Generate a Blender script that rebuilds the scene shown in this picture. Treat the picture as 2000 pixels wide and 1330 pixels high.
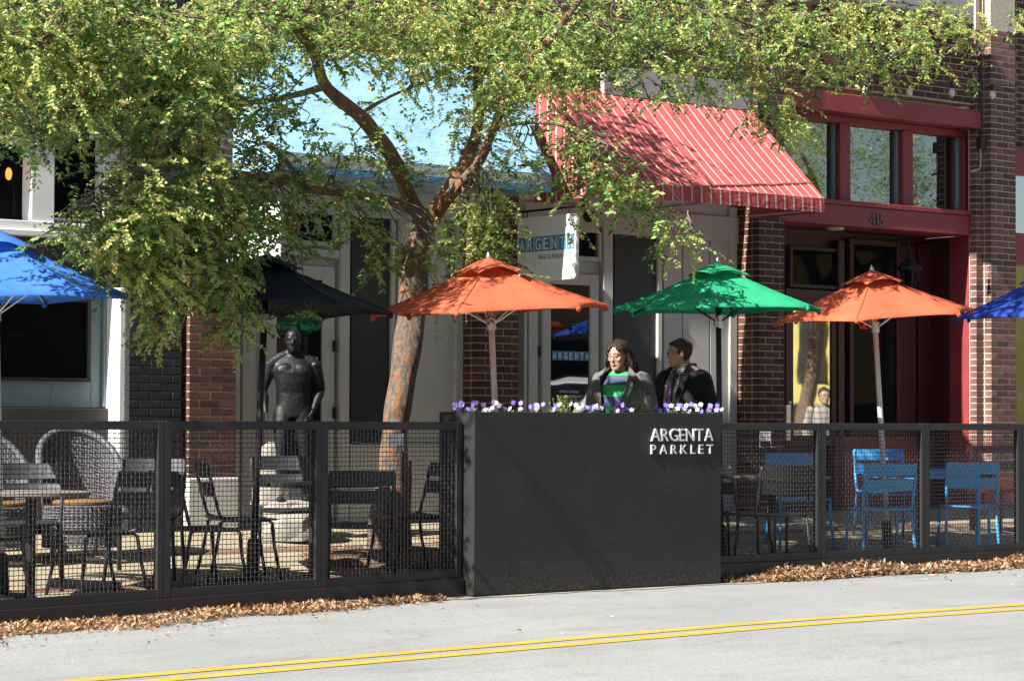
import bpy, math, random
import numpy as np
from mathutils import Vector, Matrix, Euler
random.seed(7); RNG = np.random.default_rng(11)
for o in list(bpy.data.objects): bpy.data.objects.remove(o)
scene = bpy.context.scene
C = scene.collection

# ------------------------------------------------------------------ camera
F = 4700.0; YAW = math.atan(0.80); PITCH = math.atan((820 - 665) / F); ROLL = 0.004; CAMZ = 1.265
sa, ca = math.sin(YAW), math.cos(YAW)
fw = Vector((sa * math.cos(PITCH), ca * math.cos(PITCH), math.sin(PITCH)))
r0 = Vector((ca, -sa, 0)); u0 = r0.cross(fw)
rt = r0 * math.cos(ROLL) + u0 * math.sin(ROLL); up = u0 * math.cos(ROLL) - r0 * math.sin(ROLL)
cam = bpy.data.cameras.new('camera'); camo = bpy.data.objects.new('camera', cam); C.objects.link(camo)
cam.sensor_width = 36; cam.lens = F / 2000 * 36; cam.clip_end = 500; cam.clip_start = 0.1
camo.matrix_world = Matrix(((rt.x, up.x, -fw.x, 0), (rt.y, up.y, -fw.y, 0), (rt.z, up.z, -fw.z, CAMZ), (0, 0, 0, 1)))
scene.camera = camo
# ------------------------------------------------------------------ light
SUN_D = Vector((0.74, 0.072, -0.665)).normalized()      # direction the light travels
world = bpy.data.worlds.new('World'); scene.world = world; world.use_nodes = True
nt = world.node_tree; bg = nt.nodes['Background']
sky = nt.nodes.new('ShaderNodeTexSky'); sky.sky_type = 'NISHITA'; sky.sun_disc = False
el = math.asin(-SUN_D.z); az = math.atan2(-SUN_D.x, -SUN_D.y)
sky.sun_elevation = el; sky.sun_rotation = az; sky.air_density = 1.0; sky.dust_density = 1.0
nt.links.new(sky.outputs[0], bg.inputs[0]); bg.inputs[1].default_value = 0.05
sl = bpy.data.lights.new('sun', 'SUN'); sl.energy = 5.0; sl.angle = math.radians(0.53); sl.color = (1.0, 0.95, 0.87)
so = bpy.data.objects.new('sun', sl); C.objects.link(so); so.location = (0, 0, 20)
so.rotation_euler = SUN_D.to_track_quat('-Z', 'Y').to_euler()
scene.view_settings.view_transform = 'Standard'; scene.view_settings.look = 'None'
scene.view_settings.exposure = 1.52; scene.view_settings.gamma = 1.0
scene.render.engine = 'CYCLES'
try:
    scene.cycles.use_denoising = True; scene.cycles.denoiser = 'OPENIMAGEDENOISE'
except Exception: pass
scene.cycles.max_bounces = 8; scene.cycles.transparent_max_bounces = 12
scene.cycles.sample_clamp_indirect = 8

def P(px, py, Y):
    """photo pixel (2000 x 1330) -> world point where its ray meets the plane y = Y"""
    d = fw + rt * ((px - 1000) / F) - up * ((py - 665) / F)
    t = Y / d.y
    return Vector((d.x * t, Y, CAMZ + d.z * t))

# ------------------------------------------------------------------ mesh helpers
class MB:
    def __init__(s): s.v = []; s.f = []
    def add(s, vs, fs):
        n = len(s.v); s.v += [tuple(v) for v in vs]; s.f += [tuple(i + n for i in f) for f in fs]; return s
    def box(s, x0, x1, y0, y1, z0, z1, b=0.0):
        if b <= 0:
            vs = [(x, y, z) for z in (z0, z1) for y in (y0, y1) for x in (x0, x1)]
            return s.add(vs, [(0, 2, 3, 1), (4, 5, 7, 6), (0, 1, 5, 4), (2, 6, 7, 3), (0, 4, 6, 2), (1, 3, 7, 5)])
        pts = []
        lo, hi = (x0, y0, z0), (x1, y1, z1); idx = {}
        for sx in (0, 1):
            for sy in (0, 1):
                for sz in (0, 1):
                    for ax in range(3):
                        sgn = (sx, sy, sz); p = []
                        for k in range(3):
                            base = hi[k] if sgn[k] else lo[k]
                            if k != ax: base += -b if sgn[k] else b
                            p.append(base)
                        idx[(sx, sy, sz, ax)] = len(pts); pts.append(p)
        fs = []
        I = lambda a, b_, c, ax: idx[(a, b_, c, ax)]
        for sg in (0, 1):
            q = [I(sg, 0, 0, 0), I(sg, 1, 0, 0), I(sg, 1, 1, 0), I(sg, 0, 1, 0)]; fs.append(q if sg else q[::-1])
            q = [I(0, sg, 0, 1), I(1, sg, 0, 1), I(1, sg, 1, 1), I(0, sg, 1, 1)]; fs.append(q[::-1] if sg else q)
            q = [I(0, 0, sg, 2), I(1, 0, sg, 2), I(1, 1, sg, 2), I(0, 1, sg, 2)]; fs.append(q if sg else q[::-1])
        for a in (0, 1):
            for c in (0, 1):
                q = [I(0, a, c, 1), I(1, a, c, 1), I(1, a, c, 2), I(0, a, c, 2)]; fs.append(q if (a != c) else q[::-1])
                q = [I(a, 0, c, 0), I(a, 1, c, 0), I(a, 1, c, 2), I(a, 0, c, 2)]; fs.append(q if (a == c) else q[::-1])
                q = [I(a, c, 0, 0), I(a, c, 1, 0), I(a, c, 1, 1), I(a, c, 0, 1)]; fs.append(q if (a != c) else q[::-1])
        for k in [(a, b_, c) for a in (0, 1) for b_ in (0, 1) for c in (0, 1)]:
            q = [I(*k, 0), I(*k, 1), I(*k, 2)]; fs.append(q if sum(k) % 2 else q[::-1])
        return s.add(pts, fs)
    def quad(s, a, b, c, d): return s.add([a, b, c, d], [(0, 1, 2, 3)])
    def loft(s, rings, cap=True, closed=True):
        n = len(rings[0]); vs = [p for r in rings for p in r]; fs = []
        for i in range(len(rings) - 1):
            for j in range(n if closed else n - 1):
                a = i * n + j; b = i * n + (j + 1) % n
                fs.append((a, b, b + n, a + n))
        if cap and closed:
            fs.append(tuple(range(n))[::-1]); fs.append(tuple((len(rings) - 1) * n + k for k in range(n)))
        return s.add(vs, fs)
    def tube(s, pts, rad, n=8, cap=True, flat=1.0):
        pts = [Vector(p) for p in pts]
        if not hasattr(rad, '__len__'): rad = [rad] * len(pts)
        rings = []; prev = None
        for i, p in enumerate(pts):
            t = (pts[min(i + 1, len(pts) - 1)] - pts[max(i - 1, 0)])
            if t.length < 1e-9: t = Vector((0, 0, 1))
            t.normalize()
            ref = prev if prev is not None else (Vector((0, 0, 1)) if abs(t.z) < .9 else Vector((0, 1, 0)))
            a = ref - t * ref.dot(t)
            if a.length < 1e-6: a = t.orthogonal()
            a.normalize(); b = t.cross(a); prev = a
            rings.append([p + a * (math.cos(2 * math.pi * k / n) * rad[i]) + b * (math.sin(2 * math.pi * k / n) * rad[i] * flat) for k in range(n)])
        return s.loft(rings, cap)
    def lathe(s, prof, cx=0, cy=0, cz=0, n=16):
        rings = [[(cx + r * math.cos(2 * math.pi * k / n), cy + r * math.sin(2 * math.pi * k / n), cz + z) for k in range(n)] for r, z in prof]
        return s.loft(rings, True)
    def ell(s, c, rx, ry, rz, nu=12, nv=8, M=None):
        rings = []
        for i in range(nv + 1):
            th = math.pi * (i / nv); th = min(max(th, .03), math.pi - .03)
            ring = []
            for j in range(nu):
                ph = 2 * math.pi * j / nu
                v = Vector((rx * math.sin(th) * math.cos(ph), ry * math.sin(th) * math.sin(ph), -rz * math.cos(th)))
                if M is not None: v = M @ v
                ring.append(Vector(c) + v)
            rings.append(ring)
        return s.loft(rings, True)
    def mesh(s, name, mat=None, smooth=False):
        me = bpy.data.meshes.new(name); me.from_pydata(s.v, [], s.f)
        if mat: me.materials.append(mat)
        if smooth: me.polygons.foreach_set('use_smooth', [True] * len(me.polygons))
        me.update(); return me
    def build(s, name, mat=None, parent=None, smooth=False, **props):
        o = bpy.data.objects.new(name, s.mesh(name, mat, smooth)); C.objects.link(o)
        if parent: o.parent = parent
        for k, v in props.items(): o[k] = v
        return o
def link(name, me, parent=None, loc=(0, 0, 0), rot=(0, 0, 0), **props):
    o = bpy.data.objects.new(name, me); C.objects.link(o); o.location = loc; o.rotation_euler = rot
    if parent: o.parent = parent
    for k, v in props.items(): o[k] = v
    return o
def thing(name, label, cat, loc=(0, 0, 0), rz=0.0, group=None):
    o = bpy.data.objects.new(name, None); C.objects.link(o); o.empty_display_size = .1
    o.location = loc; o.rotation_euler = (0, 0, rz); o['label'] = label; o['category'] = cat
    if group: o['group'] = group
    return o
def tag(o, label, cat, group=None):
    o['label'] = label; o['category'] = cat
    if group: o['group'] = group
    return o
def copy_tree(o, parent=None):
    c = o.copy(); C.objects.link(c); c.parent = parent
    if parent is not None: c.matrix_parent_inverse = o.matrix_parent_inverse.copy()
    for ch in list(o.children): copy_tree(ch, c)
    return c

# ------------------------------------------------------------------ materials
def nodes(name):
    m = bpy.data.materials.new(name); m.use_nodes = True
    return m, m.node_tree, m.node_tree.nodes['Principled BSDF']
def ramp(nt, stops):
    r = nt.nodes.new('ShaderNodeValToRGB'); e = r.color_ramp.elements
    e[0].position, e[0].color = stops[0][0], (*stops[0][1], 1)
    e[1].position, e[1].color = stops[-1][0], (*stops[-1][1], 1)
    for p, c in stops[1:-1]:
        k = e.new(p); k.color = (*c, 1)
    return r
def tc(nt, scale=(1, 1, 1), kind='Object'):
    t = nt.nodes.new('ShaderNodeTexCoord'); m = nt.nodes.new('ShaderNodeMapping'); m.inputs['Scale'].default_value = scale
    nt.links.new(t.outputs[kind], m.inputs[0]); return m
def noise(nt, src, scale, detail=4, rough=.6):
    n = nt.nodes.new('ShaderNodeTexNoise'); n.inputs['Scale'].default_value = scale; n.inputs['Detail'].default_value = detail
    n.inputs['Roughness'].default_value = rough; nt.links.new(src.outputs[0], n.inputs['Vector']); return n
def bump(nt, b, hsock, strength, dist=.01):
    n = nt.nodes.new('ShaderNodeBump'); n.inputs['Strength'].default_value = strength; n.inputs['Distance'].default_value = dist
    nt.links.new(hsock, n.inputs['Height']); nt.links.new(n.outputs[0], b.inputs['Normal'])
def mixc(nt, fac, a, b, mode='MIX'):
    m = nt.nodes.new('ShaderNodeMix'); m.data_type = 'RGBA'; m.blend_type = mode
    for sock, val in ((m.inputs[0], fac), (m.inputs[6], a), (m.inputs[7], b)):
        if hasattr(val, 'is_output'): nt.links.new(val, sock)
        else: sock.default_value = val if not isinstance(val, tuple) else (*val, 1)
    return m.outputs[2]
def pm(name, col, rough=.6, var=.18, scale=3.0, bmp=0.0, bscale=80, metal=0.0, stretch=(1, 1, 1), spec=.5, dirt=None, dirt_amt=.4, rnd=0.0, sheen=0):
    m, nt, b = nodes(name)
    src = tc(nt, stretch); n = noise(nt, src, scale, 5)
    lo = tuple(c * (1 - var) for c in col); hi = tuple(min(c * (1 + var), 1) for c in col)
    r = ramp(nt, [(.3, lo), (.7, hi)]); nt.links.new(n.outputs[0], r.inputs[0]); out = r.outputs[0]
    if dirt:
        n2 = noise(nt, src, scale * 2.7 + .7, 6, .7); r2 = ramp(nt, [(.52, (0, 0, 0)), (.75, (dirt_amt,) * 3)])
        nt.links.new(n2.outputs[0], r2.inputs[0]); out = mixc(nt, r2.outputs[0], out, dirt)
    if rnd:
        oi = nt.nodes.new('ShaderNodeObjectInfo'); rr = ramp(nt, [(0, (1 - rnd,) * 3), (1, (1 + rnd,) * 3)])
        nt.links.new(oi.outputs['Random'], rr.inputs[0]); out = mixc(nt, 1.0, out, rr.outputs[0], 'MULTIPLY')
    nt.links.new(out, b.inputs['Base Color'])
    b.inputs['Roughness'].default_value = rough; b.inputs['Metallic'].default_value = metal; b.inputs['Specular IOR Level'].default_value = spec
    if bmp:
        n3 = noise(nt, src, bscale, 4); bump(nt, b, n3.outputs[0], bmp, .008)
    return m
def glass(name, tint=(.006, .007, .008), refl=.35, rough=.015, ior=1.5):
    """dark shop glass: a dim interior seen under a reflecting pane"""
    m, nt, b = nodes(name)
    b.inputs['Base Color'].default_value = (*tint, 1); b.inputs['Roughness'].default_value = .6; b.inputs['Specular IOR Level'].default_value = .0
    g = nt.nodes.new('ShaderNodeBsdfGlossy'); g.inputs['Roughness'].default_value = rough; g.inputs[0].default_value = (.95, 1, .98, 1)
    fz = nt.nodes.new('ShaderNodeFresnel'); fz.inputs[0].default_value = ior
    ma = nt.nodes.new('ShaderNodeMath'); ma.operation = 'ADD'; ma.inputs[1].default_value = refl; ma.use_clamp = True
    nt.links.new(fz.outputs[0], ma.inputs[0])
    mx = nt.nodes.new('ShaderNodeMixShader'); nt.links.new(ma.outputs[0], mx.inputs[0]); nt.links.new(b.outputs[0], mx.inputs[1]); nt.links.new(g.outputs[0], mx.inputs[2])
    src = tc(nt); n = noise(nt, src, 1.3, 2); bm = nt.nodes.new('ShaderNodeBump'); bm.inputs['Strength'].default_value = .04; bm.inputs['Distance'].default_value = .02
    nt.links.new(n.outputs[0], bm.inputs['Height']); nt.links.new(bm.outputs[0], g.inputs['Normal'])
    nt.links.new(mx.outputs[0], nt.nodes['Material Output'].inputs[0]); return m
def fabric(name, col, trans=.25):
    m, nt, b = nodes(name)
    src = tc(nt); n = noise(nt, src, 2.6, 6, .65); lo = tuple(c * .80 for c in col); hi = tuple(min(1, c * 1.12 + .01) for c in col)
    r = ramp(nt, [(.3, lo), (.7, hi)]); nt.links.new(n.outputs[0], r.inputs[0]); nt.links.new(r.outputs[0], b.inputs['Base Color'])
    b.inputs['Roughness'].default_value = .85; b.inputs['Specular IOR Level'].default_value = .2
    n3 = noise(nt, tc(nt, (1, 1, 2.5)), 6, 4); bump(nt, b, n3.outputs[0], .45, .03)
    t = nt.nodes.new('ShaderNodeBsdfTranslucent'); nt.links.new(r.outputs[0], t.inputs[0])
    mx = nt.nodes.new('ShaderNodeMixShader'); mx.inputs[0].default_value = trans
    nt.links.new(b.outputs[0], mx.inputs[1]); nt.links.new(t.outputs[0], mx.inputs[2]); nt.links.new(mx.outputs[0], nt.nodes['Material Output'].inputs[0])
    return m
M = {}
def asphalt():
    m, nt, b = nodes('asphalt'); src = tc(nt)
    n1 = noise(nt, src, .6, 5); n2 = noise(nt, src, 140, 3, .7); n3 = noise(nt, tc(nt, (.35, 2.2, 1)), 2.2, 6, .7)
    v = nt.nodes.new('ShaderNodeTexVoronoi'); v.inputs['Scale'].default_value = 95; nt.links.new(src.outputs[0], v.inputs['Vector'])
    r1 = ramp(nt, [(.3, (.20, .209, .212)), (.7, (.248, .255, .254))]); nt.links.new(n1.outputs[0], r1.inputs[0])
    r2 = ramp(nt, [(.28, (.62, .62, .62)), (.5, (1, 1, 1)), (.72, (1.35, 1.33, 1.3))]); nt.links.new(n2.outputs[0], r2.inputs[0])
    r3 = ramp(nt, [(.3, (.84, .84, .85)), (.45, (.98, .98, .98)), (.8, (1.06, 1.06, 1.05))]); nt.links.new(n3.outputs[0], r3.inputs[0])
    n5 = noise(nt, src, 46, 3, .8); r5 = ramp(nt, [(.3, (.74, .74, .74)), (.5, (1, 1, 1)), (.7, (1.2, 1.2, 1.19))]); nt.links.new(n5.outputs[0], r5.inputs[0])
    n6 = noise(nt, src, 1.7, 6, .7); r6 = ramp(nt, [(.34, (.90, .90, .90)), (.5, (1, 1, 1))]); nt.links.new(n6.outputs[0], r6.inputs[0])
    o = mixc(nt, 1.0, r1.outputs[0], r2.outputs[0], 'MULTIPLY'); o = mixc(nt, 1.0, o, r5.outputs[0], 'MULTIPLY'); o = mixc(nt, 1.0, o, r6.outputs[0], 'MULTIPLY'); o = mixc(nt, 1.0, o, r3.outputs[0], 'MULTIPLY')
    # fine dark cracks that run along the street
    w = nt.nodes.new('ShaderNodeTexVoronoi'); w.feature = 'DISTANCE_TO_EDGE'; w.inputs['Scale'].default_value = .9
    mp = tc(nt, (.5, 2.4, 1)); dn = noise(nt, mp, 3, 4); ad = nt.nodes.new('ShaderNodeMix'); ad.data_type = 'VECTOR'; ad.inputs[0].default_value = .25
    nt.links.new(mp.outputs[0], ad.inputs[4]); nt.links.new(dn.outputs[1], ad.inputs[5]); nt.links.new(ad.outputs[1], w.inputs['Vector'])
    rc = ramp(nt, [(.0, (.62, .62, .62)), (.012, (1, 1, 1))]); nt.links.new(w.outputs['Distance'], rc.inputs[0])
    nb = noise(nt, src, .9, 2); rb = ramp(nt, [(.45, (0, 0, 0)), (.6, (1, 1, 1))]); nt.links.new(nb.outputs[0], rb.inputs[0])
    cr = mixc(nt, rb.outputs[0], (1, 1, 1), rc.outputs[0]); o = mixc(nt, 1.0, o, cr, 'MULTIPLY')
    nt.links.new(o, b.inputs['Base Color']); b.inputs['Roughness'].default_value = .9; b.inputs['Specular IOR Level'].default_value = .25
    bump(nt, b, n2.outputs[0], .5, .006); return m
M['asphalt'] = asphalt()
def paint_line():
    m, nt, b = nodes('yellow_road_paint'); src = tc(nt); n = noise(nt, src, 120, 3, .7); n2 = noise(nt, src, 3, 5)
    r = ramp(nt, [(.3, (.34, .222, .024)), (.6, (.43, .275, .032))]); nt.links.new(n2.outputs[0], r.inputs[0])
    r2 = ramp(nt, [(.28, (1, 1, 1)), (.36, (0, 0, 0))]); nt.links.new(n.outputs[0], r2.inputs[0])
    n4 = noise(nt, src, 22, 5, .75); r4 = ramp(nt, [(.60, (0, 0, 0)), (.70, (.6, .6, .6))]); nt.links.new(n4.outputs[0], r4.inputs[0]); o = mixc(nt, r2.outputs[0], r.outputs[0], (.2, .17, .11)); o = mixc(nt, r4.outputs[0], o, (.18, .17, .15)); nt.links.new(o, b.inputs['Base Color']); b.inputs['Roughness'].default_value = .8
    bump(nt, b, n.outputs[0], .4, .005); return m
M['paint'] = paint_line()
M['concrete'] = pm('sidewalk_concrete', (.265, .225, .150), .9, .16, 2.5, .3, 120, dirt=(.14, .115, .08), dirt_amt=.5)
M['gutter'] = pm('gutter_grit', (.27, .235, .185), .95, .25, 9, .5, 140)
M['paver'] = pm('red_paver', (.20, .085, .06), .9, .25, 6, .4, 90, rnd=.15)
M['mulch'] = pm('mulch', (.11, .07, .042), 1, .5, 30, 1.0, 60)
M['black'] = pm('black_powder_coat', (.018, .018, .020), .5, .12, 4, .08, 220, spec=.45, dirt=(.05, .047, .042), dirt_amt=.3)
def planter_black():
    m, nt, b = nodes('planter_black_steel'); src = tc(nt); n = noise(nt, src, 3, 6, .65)
    r = ramp(nt, [(.3, (.018, .0185, .0195)), (.7, (.026, .0265, .027))]); nt.links.new(n.outputs[0], r.inputs[0])
    s = noise(nt, tc(nt, (5, 5, .5)), 3, 6, .75); rs = ramp(nt, [(.5, (0, 0, 0)), (.85, (.22, .22, .22))]); nt.links.new(s.outputs[0], rs.inputs[0])
    o = mixc(nt, rs.outputs[0], r.outputs[0], (.075, .066, .05))
    # scuffs: short curved scratches
    w = noise(nt, tc(nt, (1.6, 1, 26)), 2.2, 5, .7)
    msk = noise(nt, tc(nt, (1.2, 1, .55)), 1.7, 3); rm = ramp(nt, [(.52, (0, 0, 0)), (.70, (.26, .26, .26))]); nt.links.new(msk.outputs[0], rm.inputs[0])
    rw = ramp(nt, [(.50, (0, 0, 0)), (.66, (1, 1, 1))]); nt.links.new(w.outputs[0], rw.inputs[0])
    f = mixc(nt, 1.0, rm.outputs[0], rw.outputs[0], 'MULTIPLY'); o = mixc(nt, f, o, (.10, .10, .098))
    # road splash near the foot
    sx = nt.nodes.new('ShaderNodeSeparateXYZ'); t = nt.nodes.new('ShaderNodeTexCoord'); nt.links.new(t.outputs['Object'], sx.inputs[0])
    rz = ramp(nt, [(.0, (.75, .75, .75)), (.28, (0, 0, 0))]); nt.links.new(sx.outputs[2], rz.inputs[0])
    sp = noise(nt, src, 45, 5, .75); rp = ramp(nt, [(.5, (0, 0, 0)), (.66, (1, 1, 1))]); nt.links.new(sp.outputs[0], rp.inputs[0])
    f2 = mixc(nt, 1.0, rz.outputs[0], rp.outputs[0], 'MULTIPLY'); o = mixc(nt, f2, o, (.16, .13, .09))
    nt.links.new(o, b.inputs['Base Color']); b.inputs['Roughness'].default_value = .55; b.inputs['Specular IOR Level'].default_value = .3
    bump(nt, b, n.outputs[0], .06, .01); return m
M['planter'] = planter_black()
M['brick'] = pm('dark_red_brick', (.075, .028, .024), .85, .3, 14, .6, 70, rnd=.5)
M['brick_wall'] = None
M['brick_light'] = pm('pale_brick', (.135, .066, .055), .85, .35, 14, .6, 70, rnd=.45); M['mortar'] = pm('tan_mortar', (.40, .30, .20), .95, .2, 25, .5, 120)  # paler brick tone for the pilaster and its return
M['mortar_white'] = pm('pale_mortar', (.46, .40, .33), .95, .2, 25, .5, 120)
M['black_brick'] = pm('black_painted_brick', (.020, .022, .025), .38, .25, 12, .6, 60, rnd=.1)
M['cream'] = pm('cream_paint', (.50, .495, .46), .55, .05, 1.5, .08, 60, dirt=(.38, .35, .30), dirt_amt=.25)
M['white'] = pm('white_paint', (.70, .70, .69), .5, .05, 2, .06, 60, dirt=(.45, .43, .4), dirt_amt=.2)
M['redpaint'] = pm('barn_red_paint', (.245, .033, .037), .55, .12, 2.2, .12, 60, dirt=(.15, .02, .025), dirt_amt=.4)
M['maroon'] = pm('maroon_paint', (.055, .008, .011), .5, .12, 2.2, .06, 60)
M['wire'] = pm('mesh_wire', (.055, .055, .06), .32, .15, 30, spec=.8, metal=.35); M['dark'] = pm('dark_panel', (.022, .019, .017), .45, .15, 2, .03, 60)
M['darkgreen'] = pm('dark_green_panel', (.020, .022, .020), .45, .15, 2, .03, 60)
M['teal'] = pm('pale_teal_panel', (.17, .24, .26), .6, .08, 1.5, .05, 60)
M['brownband'] = pm('dark_brown_trim', (.03, .026, .022), .6, .2, 2)
M['glass'] = glass('shop_glass', refl=.0, ior=1.10)
M['glass_mirror'] = glass('reflecting_glass', refl=.5)
M['glass_window'] = glass('window_glass', refl=.26); M['glass_door'] = glass('door_glass', refl=.16)
M['steel'] = pm('grey_metal_panel', (.33, .30, .30), .45, .1, 1.5, .03, 60)
M['alu'] = pm('brushed_aluminium', (.62, .62, .63), .35, .08, 30, metal=.8)
M['polegrey'] = pm('grey_pole', (.56, .56, .56), .4, .1, 10, metal=.2)
M['letter'] = pm('silver_letter', (.72, .72, .72), .4, .04, 10, metal=.3)
M['orange'] = fabric('orange_canvas', (.52, .112, .052))
M['green'] = fabric('green_canvas', (.020, .33, .155))
M['blue'] = fabric('blue_canvas', (.050, .18, .60))
M['royal'] = fabric('royal_blue_canvas', (.018, .055, .33))
M['blackcloth'] = fabric('black_canvas', (.012, .014, .018), .03)
M['skyawn'] = fabric('light_blue_canvas', (.27, .48, .68), .1)
M['skyval'] = fabric('grey_valance_canvas', (.36, .40, .42), .1)
M['skyedge'] = fabric('blue_edge_canvas', (.08, .22, .42), .1)
M['redcloth'] = fabric('red_awning_canvas', (.46, .095, .10), .12)
M['stripe'] = fabric('cream_stripe_canvas', (.62, .50, .42), .12)
M['bluechair'] = pm('blue_chair_paint', (.045, .30, .66), .42, .08, 6, .03, 90)
M['wood'] = pm('grey_tabletop', (.18, .155, .13), .55, .2, 6, .1, 60, stretch=(1, 6, 1))
M['wicker'] = pm('grey_wicker', (.095, .095, .105), .5, .4, 50, .6, 120)
M['cushion'] = pm('orange_cushion', (.16, .085, .02), .85, .12, 9, .2, 80)
M['paper'] = pm('white_card', (.75, .76, .82), .6, .04, 4)
M['bronze'] = pm('dark_bronze', (.006, .007, .009), .5, .5, 9, .5, 30, metal=.3, dirt=(.035, .055, .07), dirt_amt=.6)
M['stone'] = pm('pale_stone', (.24, .22, .19), .9, .25, 8, .9, 25)
M['number'] = pm('dark_grey_number', (.10, .095, .095), .35, .1, 20, metal=.5); M['letter_dim'] = pm('grey_vinyl', (.30, .29, .27), .5, .03, 5); M['letter_white'] = pm('white_vinyl', (.75, .75, .75), .5, .03, 5)
M['sign_white'] = pm('sign_white', (.74, .75, .76), .45, .04, 4)
M['sign_blue'] = pm('sign_blue', (.030, .23, .42), .45, .05, 6)
M['sign_green'] = pm('sign_green', (.05, .32, .10), .45, .05, 6); M['sign_grey'] = pm('sign_grey', (.12, .13, .14), .5, .05, 6)
M['iron'] = pm('black_iron', (.02, .02, .02), .5, .2, 20, .1, 90, metal=.4)
M['lampglass'] = pm('frosted_glass', (.55, .52, .45), .3, .05, 5)
def emis(name, col, s):
    m, nt, b = nodes(name); b.inputs['Base Color'].default_value = (*col, 1); b.inputs['Emission Color'].default_value = (*col, 1); b.inputs['Emission Strength'].default_value = s; return m
M['neon'] = emis('red_neon', (.7, .015, .015), .12)
M['lamp_red'] = emis('orange_lamp', (1, .16, .03), 1.2)
M['bulb'] = pm('clear_bulb', (.62, .55, .47), .1, .05, 5, spec=.9)

# ------------------------------------------------------------------ text
def glyph_mesh(ch, extr):
    cu = bpy.data.curves.new('t', 'FONT'); cu.body = ch; cu.extrude = extr; cu.size = 1.0; cu.resolution_u = 3
    o = bpy.data.objects.new('t', cu); C.objects.link(o)
    dg = bpy.context.evaluated_depsgraph_get(); me = bpy.data.meshes.new_from_object(o.evaluated_get(dg))
    bpy.data.objects.remove(o); bpy.data.curves.remove(cu); return me
GC = {}
def glyph(ch):
    if ch not in GC:
        me = glyph_mesh(ch, 0.5); n = len(me.vertices); co = np.empty(n * 3); me.vertices.foreach_get('co', co); co = co.reshape(-1, 3)
        GC[ch] = (co, [tuple(p.vertices) for p in me.polygons]); bpy.data.meshes.remove(me)
    return GC[ch]
def letters(s, parent, origin, xdir, updir, width, height, thick, mat, gap=.12, name='letter', single=False, each=None):
    """raised letters: origin = lower left, fitted to width x height"""
    xd = Vector(xdir).normalized(); ud = Vector(updir).normalized(); nd = xd.cross(ud)
    adv = []; x = 0; capH = glyph('H')[0][:, 1].max()
    for ch in s:
        if ch == ' ': adv.append((None, x)); x += .35; continue
        co, fs = glyph(ch); w = co[:, 0].max() - co[:, 0].min(); adv.append((ch, x - co[:, 0].min())); x += w + gap
    tot = x - gap; sx = width / tot; sz = height / capH; mb = MB()
    for ch, ox in adv:
        if ch is None: continue
        co, fs = glyph(ch)
        if not single: mb = MB()
        vs = [Vector(origin) + xd * ((c[0] + ox) * sx) + ud * (c[1] * sz) + nd * ((c[2] + .5) * thick) for c in co]
        mb.add(vs, fs)
        if not single: mb.build(name, mat, parent)
    if single: mb.build(name, mat, parent)

# ------------------------------------------------------------------ ground
def zg(Y):
    return float(np.interp(Y, [13.75, 14.6, 15.6, 17.1, 18.5], [.03, .05, .17, .34, .36]))
def sheet(name, xs, ys, zf, mat, **props):
    mb = MB(); vs = [(x, y, zf(x, y)) for y in ys for x in xs]; n = len(xs)
    fs = [(j * n + i, j * n + i + 1, (j + 1) * n + i + 1, (j + 1) * n + i) for j in range(len(ys) - 1) for i in range(n - 1)]
    mb.add(vs, fs); return mb.build(name, mat, None, False, **props)
sheet('ground', [-150, 200], [-150, 200], lambda x, y: -.4, M['concrete'], kind='structure')
def zr(x): return -.0115 * max(0.0, 10.7 - max(x, -10))
RX = [-80, -10] + [float(v) for v in np.linspace(-9, 14, 47)] + [120]
sheet('road', RX, [-1.6, 13.78], lambda x, y: zr(x), M['asphalt'], kind='structure')
sheet('far_pavement', [-80, 120], [-9, -1.6], lambda x, y: .14, M['concrete'], kind='structure')
SB = MB(); SB.box(-80, 120, -1.75, -1.6, -.04, .14); SB.build('far_kerb', M['concrete'], None, False, kind='structure')
sw = sheet('sidewalk', [-40, 60], [13.7, 14.2, 14.6, 15.1, 15.6, 16.3, 17.1, 18.5], lambda x, y: zg(y), M['concrete'], kind='structure')
for (y0, y1) in ((14.82, 14.94), (16.05, 16.17)):
    mb = MB()
    sheet('paver_band', [-40, 60], [y0, y1], lambda x, y: zg(y) + .004, M['paver']).parent = sw
# control joints in the concrete
mbj = MB()
for i in range(-6, 30):
    x = i * 1.52
    for (y0, y1) in ((13.9, 14.6), (14.6, 15.6), (15.6, 17.1)):
        mbj.add([(x, y0, zg(y0) + .002), (x + .012, y0, zg(y0) + .002), (x + .012, y1, zg(y1) + .002), (x, y1, zg(y1) + .002)], [(0, 1, 2, 3)])
mbj.build('joint_lines', M['mulch'], sw)
# centre line: two solid yellow lines
YC = 10.72
for dy in (-.13, .13):
    a = P(1000, 1252, 10.9)
    sheet('centre_line', RX, [YC + dy - .065, YC + dy + .065], lambda x, y: zr(x) + .004, M['paint'], kind='structure')
# gritty gutter strip along the parklet
gs = MB(); N = 260; xs = np.linspace(-2, 26, N); 
top = [(x, 13.72, zr(x) + .005) for x in xs]; bot = [(x, 13.53 + .025 * math.sin(x * 5.1) + .02 * math.sin(x * 13.7) + .012 * RNG.standard_normal(), zr(x) + .005) for x in xs]
gs.add(top + bot, [(i, i + N, i + N + 1, i + 1) for i in range(N - 1)]); gs.build('gutter', M['gutter'], None, False, kind='structure')
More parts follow.
